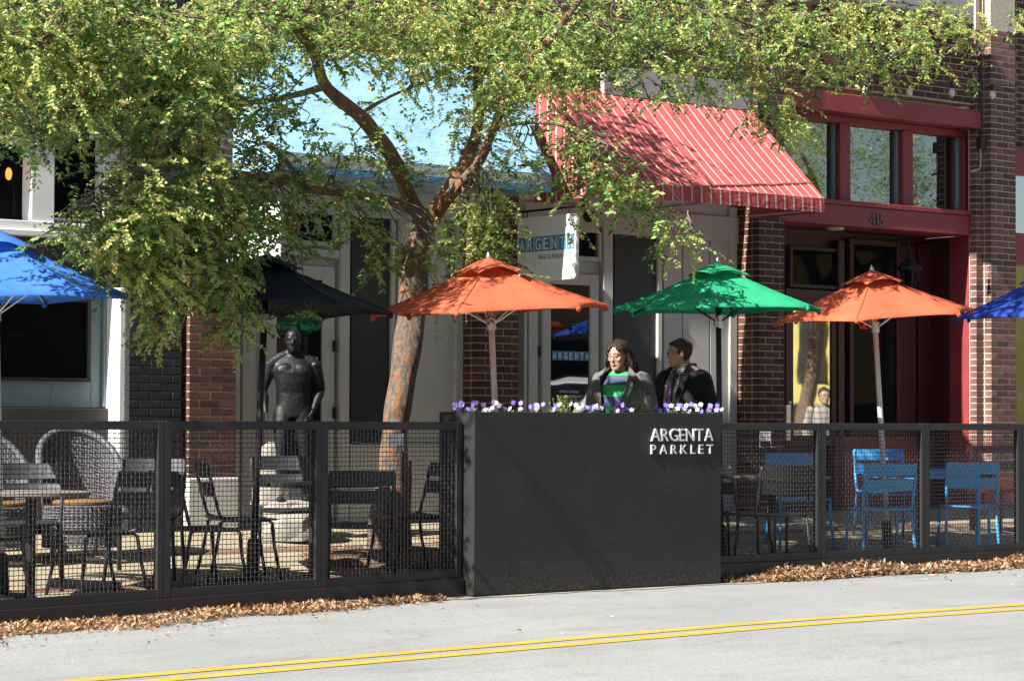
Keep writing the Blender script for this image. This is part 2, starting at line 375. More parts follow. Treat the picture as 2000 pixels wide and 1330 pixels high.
# ------------------------------------------------------------------ brickwork
CO = .0677; BL = .2032; J = .010
BC = {}
def brick_mesh(lx, ly, lz, mat):
    k = (round(lx, 3), round(ly, 3), round(lz, 3), mat.name)
    if k not in BC: BC[k] = MB().box(-lx / 2, lx / 2, -ly / 2, ly / 2, -lz / 2, lz / 2, .004).mesh('brick', mat)
    return BC[k]
def run(a, b, odd):
    """split [a, b] into running bond pieces"""
    out = []; p = a
    first = BL / 2 if odd else BL
    while p < b - .02:
        e = min(p + first, b); first = BL
        if b - e < .05: e = b
        out.append((p, e - (J if e < b else 0))); p = e
    return out
def pier(parent, name, x0, x1, yf, yb, z0, z1, mat, mort, side=True, ymid=None):
    core = MB().box(x0 + .005, x1 - .005, yf + .005, yb, z0, z1).build(name, mort, parent)
    bricks(core, x0, x1, yf, yb, z0, z1, mat, side); return core
def bricks(core, x0, x1, yf, yb, z0, z1, mat, side=True, depth=.095):
    n = int((z1 - z0) / CO)
    for i in range(n):
        zc = z0 + i * CO + (CO - J) / 2
        for a, b in run(x0, x1, i % 2):
            me = brick_mesh(b - a, depth, CO - J, mat)
            link('brick', me, core, ((a + b) / 2 + random.uniform(-.0015, .0015), yf + depth / 2 + random.uniform(-.0015, .0015), zc))
        if side and yb - yf - depth - J > .03:
            for a, b in run(yf + depth + J, yb - .001, (i + 1) % 2):
                if b - a < .02: continue
                me = brick_mesh(.09, b - a, CO - J, mat)
                link('brick', me, core, (x0 + .045 + random.uniform(-.001, .001), (a + b) / 2, zc))
def brick_wall_mat():
    m, nt, b = nodes('far_brickwork'); t = nt.nodes.new('ShaderNodeTexCoord'); sp = nt.nodes.new('ShaderNodeSeparateXYZ'); cb = nt.nodes.new('ShaderNodeCombineXYZ')
    nt.links.new(t.outputs['Object'], sp.inputs[0]); nt.links.new(sp.outputs[0], cb.inputs[0]); nt.links.new(sp.outputs[2], cb.inputs[1])
    bt = nt.nodes.new('ShaderNodeTexBrick'); nt.links.new(cb.outputs[0], bt.inputs[0]); bt.inputs['Scale'].default_value = 1
    bt.inputs['Brick Width'].default_value = BL; bt.inputs['Row Height'].default_value = CO; bt.inputs['Mortar Size'].default_value = .005
    bt.inputs['Color1'].default_value = (.10, .034, .028, 1); bt.inputs['Color2'].default_value = (.055, .022, .02, 1); bt.inputs['Mortar'].default_value = (.36, .28, .2, 1)
    nt.links.new(bt.outputs[0], b.inputs['Base Color']); b.inputs['Roughness'].default_value = .9; bump(nt, b, bt.outputs['Fac'], -.6, .008); return m
M['brick_wall'] = brick_wall_mat()
YP, YS = 17.1, 17.38
def X(px, py, Y): return P(px, py, Y).x
def Zp(px, py, Y): return P(px, py, Y).z
def panel(parent, name, px0, py0, px1, py1, Y, d, mat, b=.004, **kw):
    """a box whose front face fills that part of the photograph on the plane y = Y"""
    ym = (py0 + py1) / 2; xm = (px0 + px1) / 2
    x0, x1 = X(px0, ym, Y), X(px1, ym, Y); z1, z0 = Zp(xm, py0, Y), Zp(xm, py1, Y)
    return MB().box(x0, x1, Y, Y + d, z0, z1, b).build(name, mat, parent, **kw)
def framed(parent, name, px0, py0, px1, py1, Y, fwid, d, fmat, gmat, recess=.03, pane='pane'):
    ym = (py0 + py1) / 2; xm = (px0 + px1) / 2
    x0, x1 = X(px0, ym, Y), X(px1, ym, Y); z1, z0 = Zp(xm, py0, Y), Zp(xm, py1, Y)
    mb = MB()
    mb.box(x0 - fwid, x0, Y, Y + d, z0 - fwid, z1 + fwid, .004); mb.box(x1, x1 + fwid, Y, Y + d, z0 - fwid, z1 + fwid, .004)
    mb.box(x0 + .001, x1 - .001, Y + .002, Y + d, z1, z1 + fwid, .004); mb.box(x0 + .001, x1 - .001, Y + .002, Y + d, z0 - fwid, z0, .004)
    w = mb.build(name, fmat, parent)
    MB().box(x0 - .004, x1 + .004, Y + recess, Y + recess + .012, z0 - .004, z1 + .004).build(pane, gmat, w)
    return w, (x0, x1, z0, z1)

# ================================================================== LEFT BUILDING
XB0, XB1 = X(250, 700, YP), X(358, 700, YP)
LB = thing('shop_building', 'shop with large white framed upper windows and black painted brick pier', 'building', (XB0, YP, .34))
def par(o, root):
    for ch in list(root.children): pass
def root_fix(root):
    """parts were built in world space: keep them there under an Empty that stands at the thing's base"""
    inv = Matrix.Translation(-Vector(root.location))
    if root.rotation_euler.z: inv = (Matrix.Translation(root.location) @ Matrix.Rotation(root.rotation_euler.z, 4, 'Z')).inverted()
    for ch in root.children: ch.matrix_parent_inverse = inv
YL = 17.35
MB().box(-8, XB0, YL + .25, YL + .45, .34, 8).build('wall', M['brick_wall'], LB)
MB().box(-8, XB1, YL - .1, YL + .2, 5.0, 8).build('upper_wall', M['brick_wall'], LB)
bp = pier(LB, 'brick_pier', XB0 + .02, XB1, YP + .02, YL + .3, .34, 5.2, M['black_brick'], M['black_brick'])
# white upper windows
for (a, b_) in ((-260, 62), (108, 203)):
    framed(LB, 'window', a, 110, b_, 428, YL, .02, .12, M['white'], M['glass'], .1)
panel(LB, 'mullion', 63, 100, 107, 452, YL - .06, .2, M['white'])
panel(LB, 'corner_post', 204, 100, 246, 452, YL - .05, .2, M['white'])
panel(LB, 'transom_bar', 108, 254, 204, 269, YL - .015, .1, M['white'])
panel(LB, 'transom_bar', -260, 254, 62, 269, YL - .015, .1, M['white'])
panel(LB, 'head_rail', -260, 88, 246, 110, YL - .03, .18, M['white'])
panel(LB, 'window_sill', -300, 428, 300, 446, YL - .08, .25, M['white'])
panel(LB, 'sill_moulding', -300, 446, 302, 457, YL - .12, .3, M['white'])
panel(LB, 'fascia', -300, 458, 300, 562, YL - .02, .2, M['brownband'])
panel(LB, 'teal_wall', -300, 562, 226, 795, YL + .06, .1, M['teal'])
for px in (-110, 20, 100, 178):
    panel(LB, 'board_joint', px, 742, px + 1.6, 795, YL + .056, .02, M['teal'], 0)
w, _ = framed(LB, 'display_case', -180, 584, 172, 736, YL + .02, .03, .06, M['dark'], M['glass'], .03)
panel(LB, 'side_trim', 203, 562, 223, 795, YL + .02, .08, M['teal'])
panel(LB, 'corner_board', 224, 562, 232, 1010, YL - .12, .2, M['white'])
panel(LB, 'corner_post', 233, 562, 247, 1010, YL - .16, .3, M['white'])
panel(LB, 'bulkhead', -300, 796, 218, 1025, YL - .02, .2, M['brownband'])
pl = MB(); pl.tube([(0, 0, 0), (0, 0, .5)], .004, 6); 
pc = P(17, 340, YL + .09)
MB().ell((pc.x, pc.y + .0, pc.z), .028, .02, .05).build('pendant_lamp', M['lamp_red'], LB)
root_fix(LB)

# ================================================================== CREAM SHOPFRONTS
XA0, XA1 = X(360, 700, YP), X(458, 700, YP)
XM0, XM1 = X(930, 700, YP + .08), X(1021, 700, YP)
XR0, XR1 = X(1482, 600, YP), X(1533, 600, YP)
ZT = 3.42
CB = thing('brick_building', 'brick building with two cream shopfronts under light blue and red awnings', 'building', (XA0, YP, .34))
pier(CB, 'brick_pier', XA0 + .035, XA1, YP - .02, YS, .48, 4.6, M['brick'], M['mortar'])
MB().box(XA0 + .02, XA1 + .02, YP - .05, YS, .34, .78, .01).build('pier_plinth', M['cream'], CB)
pier(CB, 'brick_pier', XM0, XM1, YP + .06, YS, .34, 3.6, M['brick'], M['mortar'])
# cream wall
xs0, xs1 = XA1, XR0
MB().box(xs0, xs1, YS + .06, YS + .2, .34, ZT + .6).build('shopfront_wall', M['cream'], CB)
MB().box(xs0 - 3.5, XR1 + .0, YP + .08, YS + .3, 4.3, 8).build('upper_wall', M['brick_wall'], CB)
MB().box(xs0, xs1, YS + .0, YS + .059, 3.05, 3.3, .006).build('frieze_board', M['cream'], CB)
def P2(name, px0, py0, px1, py1, Y=YS, d=.06, mat=None): return panel(CB, name, px0, py0, px1, py1, Y, d, mat or M['cream'])
# --- shopfront one
P2('corner_trim', 460, 400, 470, 1018, YS - .03, .1, M['cream'])
P2('door_jamb', 474, 400, 500, 1018, YS - .015, .08)
P2('door_jamb', 664, 405, 683, 1018, YS - .015, .08)
dl, _ = framed(CB, 'door', 540, 545, 630, 985, YS + .0, .12, .05, M['cream'], M['glass_door'], .02)
for py in (676, 806): panel(dl, 'hinge', 653, py - 11, 657, py + 11, YS - .03, .03, M['iron'], .001)
tr, e = framed(CB, 'transom_window', 556, 412, 652, 470, YS - .0, .04, .06, M['cream'], M['glass'], .03)
letters('413A', tr, (e[0] + .02, YS + .028, e[2] + .05), (1, 0, 0), (0, 0, 1), (e[1] - e[0]) * .82, (e[3] - e[2]) * .62, .002, M['letter_dim'], name='door_number', single=True)
P2('transom_rail', 500, 484, 664, 500, YS - .008, .07)
dx0 = YS + .026
a = P(536, 716, YS + .02); 
letters('A', dl, P(537, 716, YS + .017), (1, 0, 0), (0, 0, 1), .075, .085, .002, M['letter_white'], name='window_letter')
letters('C', dl, P(598, 716, YS + .017), (1, 0, 0), (0, 0, 1), .06, .085, .002, M['letter_white'], name='window_letter')
letters('A', dl, P(611, 716, YS + .017), (1, 0, 0), (0, 0, 1), .075, .085, .002, M['letter_white'], name='window_letter')
letters('S', dl, P(546, 756, YS + .017), (1, 0, 0), (0, 0, 1), .03, .045, .002, M['letter_white'], name='window_letter')
letters('L', dl, P(580, 756, YS + .017), (1, 0, 0), (0, 0, 1), .03, .045, .002, M['letter_white'], name='window_letter')
sp1 = P2('side_panel', 686, 425, 764, 862, YS + .02, .03, M['dark'])
P2('panel_frame', 764, 410, 772, 1018, YS - .01, .07)
P2('panel_frame', 683, 408, 766, 424, YS - .008, .07)
P2('panel_board', 776, 410, 889, 1018, YS + .03, .03)
P2('panel_board', 891, 410, 916, 1018, YS + .0, .06)
P2('base_board', 684, 868, 890, 1018, YS - .005, .08)
# --- shopfront two
P2('corner_trim', 1024, 400, 1030, 900, YS - .03, .1, M['cream'])
P2('door_jamb', 1033, 430, 1051, 1000, YS - .015, .08)
P2('door_jamb', 1179, 430, 1197, 1000, YS - .015, .08)
d2, e = framed(CB, 'door', 1076, 556, 1153, 960, YS + .0, .105, .05, M['cream'], M['glass_door'], .02)
panel(d2, 'hinge', 1053, 676, 1057, 695, YS - .03, .03, M['iron'], .001)
# blue name plates and opening hours on the glass
xb0, xb1 = X(1078, 694, YS + .017), X(1152, 694, YS + .017); zb0, zb1 = Zp(1115, 704, YS + .017), Zp(1115, 686, YS + .017)
wv = (xb1 - xb0) / 7
for i, ch in enumerate('ARGENTA'):
    MB().box(xb0 + i * wv + .004, xb0 + (i + 1) * wv - .004, YS + .016, YS + .0185, zb0, zb1).build('name_block', M['sign_blue'], d2)
    letters(ch, d2, (xb0 + i * wv + .014, YS + .0155, zb0 + .014), (1, 0, 0), (0, 0, 1), wv - .028, (zb1 - zb0) - .028, .001, M['letter_white'], name='name_letter')
for (s, y, x0p, x1p, h) in (('OFFICE HOURS', 767, 1093, 1130, 5), ('MONDAY-FRIDAY', 777, 1090, 1136, 6), ('9 AM - 5 PM', 784, 1096, 1128, 4.5), ('T (501) 225-9999', 793, 1100, 1141, 6)):
    p0 = P(x0p, y, YS + .016); p1 = P(x1p, y, YS + .016)
    letters(s, d2, p0, (1, 0, 0), (0, 0, 1), p1.x - p0.x, h / 215, .001, M['letter_white'], name='opening_hours', single=True)
tr, e = framed(CB, 'transom_window', 1092, 450, 1170, 500, YS - .0, .04, .06, M['cream'], M['glass_door'], .03)
letters('413B', tr, (e[0] + .02, YS + .028, e[2] + .05), (1, 0, 0), (0, 0, 1), .25, (e[3] - e[2]) * .62, .002, M['letter_dim'], name='door_number', single=True)
P2('side_panel', 1200, 455, 1285, 862, YS + .02, .03, M['darkgreen'])
P2('panel_frame', 1285, 440, 1293, 1000, YS - .01, .07)
P2('panel_frame', 1199, 440, 1286, 453, YS - .008, .07)
P2('panel_board', 1297, 440, 1332, 1000, YS + .03, .03)
P2('panel_board', 1334, 440, 1385, 1000, YS + .03, .03)
P2('panel_board', 1387, 440, 1424, 1000, YS + .03, .03)
P2('corner_trim', 1426, 405, 1440, 1000, YS + .01, .05)
P2('base_board', 1198, 868, 1426, 1000, YS - .005, .08)
root_fix(CB)

# ================================================================== RED BUILDING
RB = thing('brick_building', 'dark brick building with red painted shopfront, three upper windows and number 415', 'building', (XR0, YP, .34))
XF0, XF1 = X(1482, 600, YP), X(1533, 600, YP)          # left pier front
XH0, XH1 = X(1936, 600, YP - .02), X(1985, 600, YP - .02)      # right pilaster front
pier(RB, 'brick_pier', XF0, XF1, YP, YP + .36, .34, 5.6, M['brick'], M['mortar'])
ph = MB().box(XH0 + .005, XH1 - .005, YP - .015, YP + .5, .34, 6.6).build('brick_pilaster', M['mortar_white'], RB)
bricks(ph, XH0, XH1, YP - .02, YP + .12, .66, 5.6, M['brick_light'])
XH2 = X(1907, 600, YP + .095)
YR = YP + .17
ph2 = MB().box(XH2 + .005, XH0, YP + .100, YR + .04, .34, 6.6).build('brick_return', M['mortar_white'], RB)
bricks(ph2, XH2, XH0 - .002, YP + .095, YP + .2, .66, 5.6, M['brick_light'])
MB().box(XH2 - .01, XH1 + .01, YP - .03, YP + .5, .34, .655, .006).build('pilaster_base', M['redpaint'], RB)
# wall above the windows, laid brick by brick
ZBt = Zp(1760, 188, YP + .12)
wl = MB().box(XF1, XH2, YP + .125, YP + .4, ZBt + .0, 6.4).build('upper_wall', M['mortar'], RB)
bricks(wl, XF1, XH2 - .004, YP + .12, YP + .2, ZBt + .02, Zp(1700, 12, YP + .12), M['brick'], side=False)
def R2(name, px0, py0, px1, py1, Y, d, mat=None, **k): return panel(RB, name, px0, py0, px1, py1, Y, d, mat or M['redpaint'], **k)
YW = YP + .32; YR = YP + .17
xb0, xb1 = XF1 + .01, XH2 + .05
zb1, zb0 = Zp(1757, 197, YP + .06), Zp(1757, 233, YP + .06)
MB().box(xb0, xb1, YP + .06, YP + .4, zb0, zb1, .008).build('lintel_beam', M['redpaint'], RB)
xe = X(1895, 330, YW)
zw1, zw0 = Zp(1765, 256, YW), Zp(1765, 405, YW)
MB().box(xb0, xe, YW - .04, YW + .1, zw1, zb0 - .002, .006).build('head_frame', M['redpaint'], RB)
ed = [XF1 + .005] + [X(p, 330, YW) for p in (1634, 1655, 1757, 1777, 1876)] + [xe]
for k in range(3):
    g0, g1 = (ed[0], ed[1]) if k == 0 else (ed[2 * k], ed[2 * k + 1])
    wn = MB().box(g1, ed[2 * k + 2], YW - .05, YW + .08, zw0, zw1 - .002, .006).build('window', M['redpaint'], RB)
    MB().box(g0 - .002, g1 + .002, YW + .05, YW + .062, zw0, zw1).build('pane', M['glass_window'], wn)
    MB().box(g1 - .03, g1 - .001, YW + .02, YW + .049, zw0, zw1 - .003).build('inner_stop', M['teal'], wn)
MB().box(XF1 + .004, XH2 - .002, YR - .02, YW + .1, zw0 - .05, zw0 - .001, .006).build('window_sill', M['redpaint'], RB)
zn1, zn0 = zw0 - .052, Zp(1716, 446, YR)
nb = MB().box(XF1 + .004, XH2 - .003, YR, YR + .4, zn0, zn1, .006).build('number_board', M['redpaint'], RB)
p0 = P(1697, 440, YR)
letters('415', nb, p0, (1, 0, 0), (0, 0, 1), .235, .125, .012, M['number'], name='house_number')
# recessed entrance
YD = YP + .72
xr = XH2 - .003
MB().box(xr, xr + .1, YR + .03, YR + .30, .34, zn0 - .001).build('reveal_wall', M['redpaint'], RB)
MB().box(xr + .004, xr + .1, YR + .301, YD + .2, .34, zn0 - .001).build('shaded_reveal', M['maroon'], RB)  # deeper part of the same red wall, its shade put into the colour as maroon
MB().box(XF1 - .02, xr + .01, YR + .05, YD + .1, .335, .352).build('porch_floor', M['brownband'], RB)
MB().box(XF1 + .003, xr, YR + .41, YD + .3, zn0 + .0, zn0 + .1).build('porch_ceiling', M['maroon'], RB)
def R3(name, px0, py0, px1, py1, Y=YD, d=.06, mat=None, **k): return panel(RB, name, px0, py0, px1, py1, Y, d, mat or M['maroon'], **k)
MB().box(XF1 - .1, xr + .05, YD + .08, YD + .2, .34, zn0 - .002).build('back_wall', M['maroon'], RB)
framed(RB, 'fanlight', 1549, 490, 1636, 556, YD, .04, .08, M['brownband'], M['glass'], .03)
R3('transom_rail', 1536, 566, 1650, 584, YD - .01, .08)
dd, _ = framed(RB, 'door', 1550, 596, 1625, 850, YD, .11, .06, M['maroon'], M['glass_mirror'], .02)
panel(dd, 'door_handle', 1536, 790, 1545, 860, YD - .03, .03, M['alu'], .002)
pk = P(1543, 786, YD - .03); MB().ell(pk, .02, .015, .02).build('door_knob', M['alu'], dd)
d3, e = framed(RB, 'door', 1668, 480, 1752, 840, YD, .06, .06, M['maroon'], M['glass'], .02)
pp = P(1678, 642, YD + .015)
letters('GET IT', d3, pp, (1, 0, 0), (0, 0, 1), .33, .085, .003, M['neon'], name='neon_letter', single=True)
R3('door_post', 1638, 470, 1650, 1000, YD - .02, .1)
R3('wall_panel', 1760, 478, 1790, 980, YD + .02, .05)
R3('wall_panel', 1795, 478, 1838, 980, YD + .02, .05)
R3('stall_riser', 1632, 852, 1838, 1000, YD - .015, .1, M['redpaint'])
lt = P(1632, 451, YP + .4); 
MB().lathe([(.001, 0), (.08, .003), (.09, .02), (.09, .03)], lt.x, lt.y, zn0 - .032, 20).build('ceiling_light', M['lampglass'], RB)
# next bay to the right, only its edge shows
xq = XH1 + .03
MB().box(XH1 - .01, XH1 + 3, YP + .3, YP + .5, .34, 6.4).build('side_wall', M['brick_wall'], RB)
w4 = MB().box(XH1 + .0, XH1 + 3, YP + .12, YP + .3, 3.0, 3.35, .006).build('side_beam', M['redpaint'], RB)
wn = MB().box(XH1 + .0, XH1 + 3, YP + .14, YP + .3, .34, .9, .006).build('side_riser', M['redpaint'], RB)
MB().box(XH1, XH1 + 3, YP + .2, YP + .21, .9, 3.0).build('pane', M['glass_mirror'], wn)
MB().box(XH1, XH1 + 3, YP + .2, YP + .21, 3.35, 4.0).build('pane', M['glass_mirror'], w4)
MB().box(XH1, XH1 + 3, YP + .14, YP + .3, 4.0, 4.3, .006).build('side_lintel', M['redpaint'], RB)
# conduit down the pilaster
cx = X(1925, 300, YP - .0); cz = lambda y: Zp(1925, y, YP)
cd = MB(); cd.tube([(cx, YP + .07, 6), (cx, YP + .07, cz(270))], .014, 8); cd.build('conduit', M['maroon'], RB)
cb_ = MB().box(cx - .045, cx + .035, YP + .02, YP + .1, cz(290), cz(268), .006).build('junction_box', M['maroon'], RB)
c2 = MB(); c2.tube([(cx + .0, YP + .07, cz(290)), (cx, YP + .07, cz(318)), (cx - .02, YP + .07, cz(330)), (cx - .13, YP + .09, cz(335))], .012, 8, True); c2.build('conduit', M['steel'], RB)
# grey eave panel high up
MB().box(XF1 + .3, XH2 - .55, YP - .35, YP + .1, Zp(1800, 25, YP - .3), Zp(1800, 25, YP - .3) + .35, .01).build('eave_panel', M['steel'], RB)
root_fix(RB)

# ================================================================== AWNINGS
def awning(name, label, xl, xr, yw, yf, ztop, zf, zval, cloth, val, stripes=0, edge=None, stripe_mat=None, rise=0.0):
    t = thing(name, label, 'awning', (xl, yw, zval))
    n = 14; mb = MB(); k = lambda x: rise * (x - xl)
    # slightly sagging sloped sheet
    vs = []
    for i in range(n + 1):
        x = xl + (xr - xl) * i / n
        for j in range(9):
            s = j / 8; sag = -.030 * math.sin(math.pi * s) * (1 + .5 * math.sin(i * 2.4)) if 0 < i < n else -.01 * math.sin(math.pi * s)
            vs.append((x, yw + (yf - yw) * s, ztop + (zf - ztop) * s + sag + k(x)))
    fs = [(i * 9 + j, i * 9 + j + 1, (i + 1) * 9 + j + 1, (i + 1) * 9 + j) for i in range(n) for j in range(8)]
    mb.add(vs, fs); o = mb.build('canopy', cloth, t, True)
    v = MB(); v.box(xl, xr, yf - .004, yf + .004, 0, 1)
    v = MB(); v.add([(xl, yf, zf + k(xl)), (xr, yf, zf + k(xr)), (xr, yf - .002, zval + k(xr)), (xl, yf - .002, zval + k(xl)), (xl, yf + .006, zf + k(xl)), (xr, yf + .006, zf + k(xr)), (xr, yf + .006, zval + k(xr)), (xl, yf + .006, zval + k(xl))],
        [(0, 1, 2, 3), (4, 7, 6, 5), (2, 6, 7, 3), (0, 3, 7, 4), (1, 5, 6, 2)]); vo = v.build('valance', val, t)
    if edge:
        e = MB(); e.box(xl, xr, yf - .008, yf - .003, zval - .01, zval + .05); e.build('valance_edge', edge, t)
    for x in (xl, xr):
        sd = MB(); q = .003 if x == xl else -.003
        sd.add([(x, yw, ztop + k(x)), (x, yf, zf + k(x)), (x, yf, zval + k(x)), (x, yw, zval + k(x))] + [(x + q, yw, ztop + k(x)), (x + q, yf, zf + k(x)), (x + q, yf, zval + k(x)), (x + q, yw, zval + k(x))], [(0, 1, 2, 3), (7, 6, 5, 4)]); sd.build('side_panel', cloth, t)
    fr = MB()
    for x in (xl + .02, (xl + xr) / 2, xr - .02):
        fr.tube([(x, yw, ztop - .03 + k(x)), (x, yf + .02, zf - .03 + k(x)), (x, yf + .02, zval + .03 + k(x)), (x, yw, zval + .03 + k(x))], .012, 6)
    fr.tube([(xl + .02, yf + .02, zf - .03), (xr - .02, yf + .02, zf - .03 + k(xr))], .012, 6); fr.build('frame', M['alu'], t)
    if stripes:
        pitch = (xr - xl) / stripes
        for i in range(stripes):
            x = xl + pitch * (i + .5); w = .0085; sm = MB(); vs = []
            ii = (x - xl) / (xr - xl) * n
            for j in range(9):
                s = j / 8; i0 = int(ii); fr_ = ii - i0
                sg = lambda q: -.030 * math.sin(math.pi * s) * (1 + .5 * math.sin(q * 2.4)) if 0 < q < n else -.01 * math.sin(math.pi * s)
                sag = sg(i0) * (1 - fr_) + sg(i0 + 1) * fr_
                for dx in (-w, w): vs.append((x + dx, yw + (yf - yw) * s - .004, ztop + (zf - ztop) * s + sag + k(x) + .004))
            vs += [(x - w, yf - .007, zval + k(x) - .001), (x + w, yf - .007, zval + k(x) - .001)]
            sm.add(vs, [(2 * j, 2 * j + 2, 2 * j + 3, 2 * j + 1) for j in range(9)]); sm.build('stripe', stripe_mat, t)
        dpt = yw - yf; m = int(dpt / pitch)
        for i in range(m):
            y = yw - pitch * (i + .6); s = (yw - y) / dpt; zt = ztop + (zf - ztop) * s
            sm = MB(); sm.add([(xl - .005, y + .012, zt + .005), (xl - .005, y - .012, zt - .01), (xl - .005, y - .012, zval), (xl - .005, y + .012, zval)], [(0, 1, 2, 3)]); sm.build('stripe', stripe_mat, t)
    root_fix(t); return t
xl, xr_ = X(1045, 250, 17.08), (X(1462, 212, 17.08) + X(1612, 383, 16.06)) / 2
zt = (Zp(1460, 212, 17.08) + Zp(1200, 181, 17.08)) / 2
awning('striped_awning', 'red canvas awning with thin cream stripes above the cream shopfront', xl, xr_, 17.08, 16.06,
       zt, (Zp(1610, 384, 16.06) + Zp(1320, 368, 16.06)) / 2, (Zp(1610, 411, 16.06) + Zp(1320, 397, 16.06)) / 2, M['redcloth'], M['redcloth'], 23, None, M['stripe'])
SBd = panel(None, 'sign_band', 1180, 146, 1466, 200, 17.04, .06, M['steel']); SBd.name = 'sign_band'
tag(SBd, 'plain grey metal sign band on the brick above the striped awning', 'sign band')
YAF = 16.38; xr2 = X(1082, 342, YAF) - .03; xl2 = X(455, 250, 17.08)
awning('light_blue_awning', 'light blue canvas awning with grey valance behind the tree', xl2, xr2 + .0, 17.08, YAF,
       Zp(800, 112, 17.08), Zp(1040, 338, YAF), Zp(1040, 372, YAF), M['skyawn'], M['skyval'], 0, M['skyedge'])

# ================================================================== BLADE SIGN
xs_ = P(1012, 470, YP - .0).x; ya, yb = YP - .01, YP - .84
zs1 = (P(1012, 426, ya).z + P(1128, 418, yb).z) / 2; zs0 = P(1118, 544, yb).z
bs = thing('blade_sign', 'white hanging sign board with ARGENTA in blue squares', 'sign', (xs_, ya, zs0))
mb = MB(); R = .05; pts = []
for (cy, cz, a0) in ((yb + R, zs0 + R, 180), (yb + R, zs1 - R, 90), (ya - R, zs1 - R, 0), (ya - R, zs0 + R, 270)):
    for q in range(5):
        an = math.radians(a0 + (90 - q * 22.5)) if False else math.radians(a0 + 90 - q * 22.5)
        pts.append((cy + R * math.cos(an), cz + R * math.sin(an)))
n = len(pts); mb.add([(xs_ - .015, p[0], p[1]) for p in pts] + [(xs_ + .015, p[0], p[1]) for p in pts], [tuple(range(n)), tuple(range(n, 2 * n))[::-1]] + [(i, (i + 1) % n, (i + 1) % n + n, i + n)[::-1] for i in range(n)])
mb.build('board', M['sign_white'], bs)
L0, L1 = ya - .015, yb + .02; bw = (L0 - L1) / 7; zc0, zc1 = zs0 + (zs1 - zs0) * .46, zs0 + (zs1 - zs0) * .69
for i, ch in enumerate('ARGENTA'):
    y0 = L0 - i * bw
    MB().box(xs_ - .0185, xs_ - .0155, y0 - bw + .006, y0 - .006, zc0, zc1).build('name_block', M['sign_blue'], bs)
    letters(ch, bs, (xs_ - .0188, y0 - .024, zc0 + .014), (0, -1, 0), (0, 0, 1), bw - .046, zc1 - zc0 - .03, .002, M['sign_white'], name='name_letter')
letters('WEALTH MANAGEMENT', bs, (xs_ - .0158, ya - .30, zc0 - .075), (0, -1, 0), (0, 0, 1), .50, .042, .002, M['sign_grey'], gap=.2, name='small_lettering', single=True)
br = MB(); br.tube([(xs_, YP + .12, zs1 + .06), (xs_, yb - .1, zs1 + .06)], .011, 8)
br.tube([(xs_, yb - .1 - .03 * math.sin(t * .5), zs1 + .09 - .03 * math.cos(t * .5)) for t in range(0, 10)], .009, 6)
for y in (ya - .12, yb + .12): br.tube([(xs_, y, zs1 - .02), (xs_, y, zs1 + .06)], .006, 6)
br.build('bracket', M['iron'], bs); root_fix(bs)

# second blade sign, at the first shop
xs2 = X(549, 450, YP - .84); zt2 = P(549, 394, YP - .84).z; zb2 = P(549, 505, YP - .84).z
b2 = thing('blade_sign', 'white hanging sign board with small green and blue marks behind the black umbrella', 'sign', (xs2, YP, zb2))
MB().box(xs2 - .015, xs2 + .015, YP - .84, YP - .01, zb2, zt2, .01).build('board', M['sign_white'], b2)
MB().box(xs2 - .019, xs2 - .0155, YP - .52, YP - .36, zt2 - .17, zt2 - .10).build('blue_mark', M['sign_blue'], b2)
mb = MB(); mb.tube([(xs2 - .0155, YP - .42, zt2 - .25), (xs2 - .019, YP - .42, zt2 - .25)], .045, 14); mb.build('green_mark', M['sign_green'], b2)
br = MB(); br.tube([(xs2, YP + .12, zt2 + .06), (xs2, YP - .95, zt2 + .06)], .011, 8)
for y in (YP - .12, YP - .72): br.tube([(xs2, y, zt2 - .01), (xs2, y, zt2 + .06)], .006, 6)
br.build('bracket', M['iron'], b2); root_fix(b2)
# ---- wall light over the second door
q = P(1163, 418, YS - .1)
wlt = thing('wall_light', 'black half round wall light above the cream door', 'light', (q.x, YS, q.z - .1))
mb = MB(); rings = []
for i in range(6):
    a = i / 5 * math.pi / 2; r = .085 * math.cos(a); rings.append([(q.x + r * math.cos(t * math.pi / 8) * 1.05, YS + .06 - .14 * math.cos(a) * abs(math.sin(t * math.pi / 8)) if t <= 8 else YS + .06, q.z - .085 * math.sin(a)) for t in range(9)])
mb.loft(rings, True, False); mb.box(q.x - .09, q.x + .09, YS - .1, YS + .06, q.z, q.z + .02, .005); mb.build('housing', M['iron'], wlt)
MB().ell((q.x + .03, YS - .05, q.z - .03), .045, .045, .035).build('lens', M['lampglass'], wlt); root_fix(wlt)

# ---- lantern in the porch
q = P(1776, 530, YP + .35)
ln = thing('hanging_lantern', 'old dark metal lantern with glass panes hanging in the red porch', 'lantern', (q.x, q.y, q.z - .15))
zl = q.z
MB().lathe([(.012, .20), (.02, .16), (.035, .15), (.04, .13), (.13, .045), (.135, .02), (.11, .01), (.1, 0)], q.x, q.y, zl, 8).build('roof', M['iron'], ln)
mb = MB(); mb.tube([(q.x, q.y, zl + .19), (q.x, q.y, zn0)], .006, 6); mb.build('chain', M['iron'], ln)
mb = MB()
for k in range(6):
    a = k * math.pi / 3; mb.tube([(q.x + .098 * math.cos(a), q.y + .098 * math.sin(a), zl), (q.x + .06 * math.cos(a), q.y + .06 * math.sin(a), zl - .24)], .006, 5)
mb.lathe([(.065, -.24), (.07, -.25), (.04, -.27), (.01, -.3)], q.x, q.y, zl, 8); mb.build('cage', M['iron'], ln)
MB().lathe([(.092, -.002), (.056, -.235)], q.x, q.y, zl, 6).build('glass', M['glass'], ln); root_fix(ln)

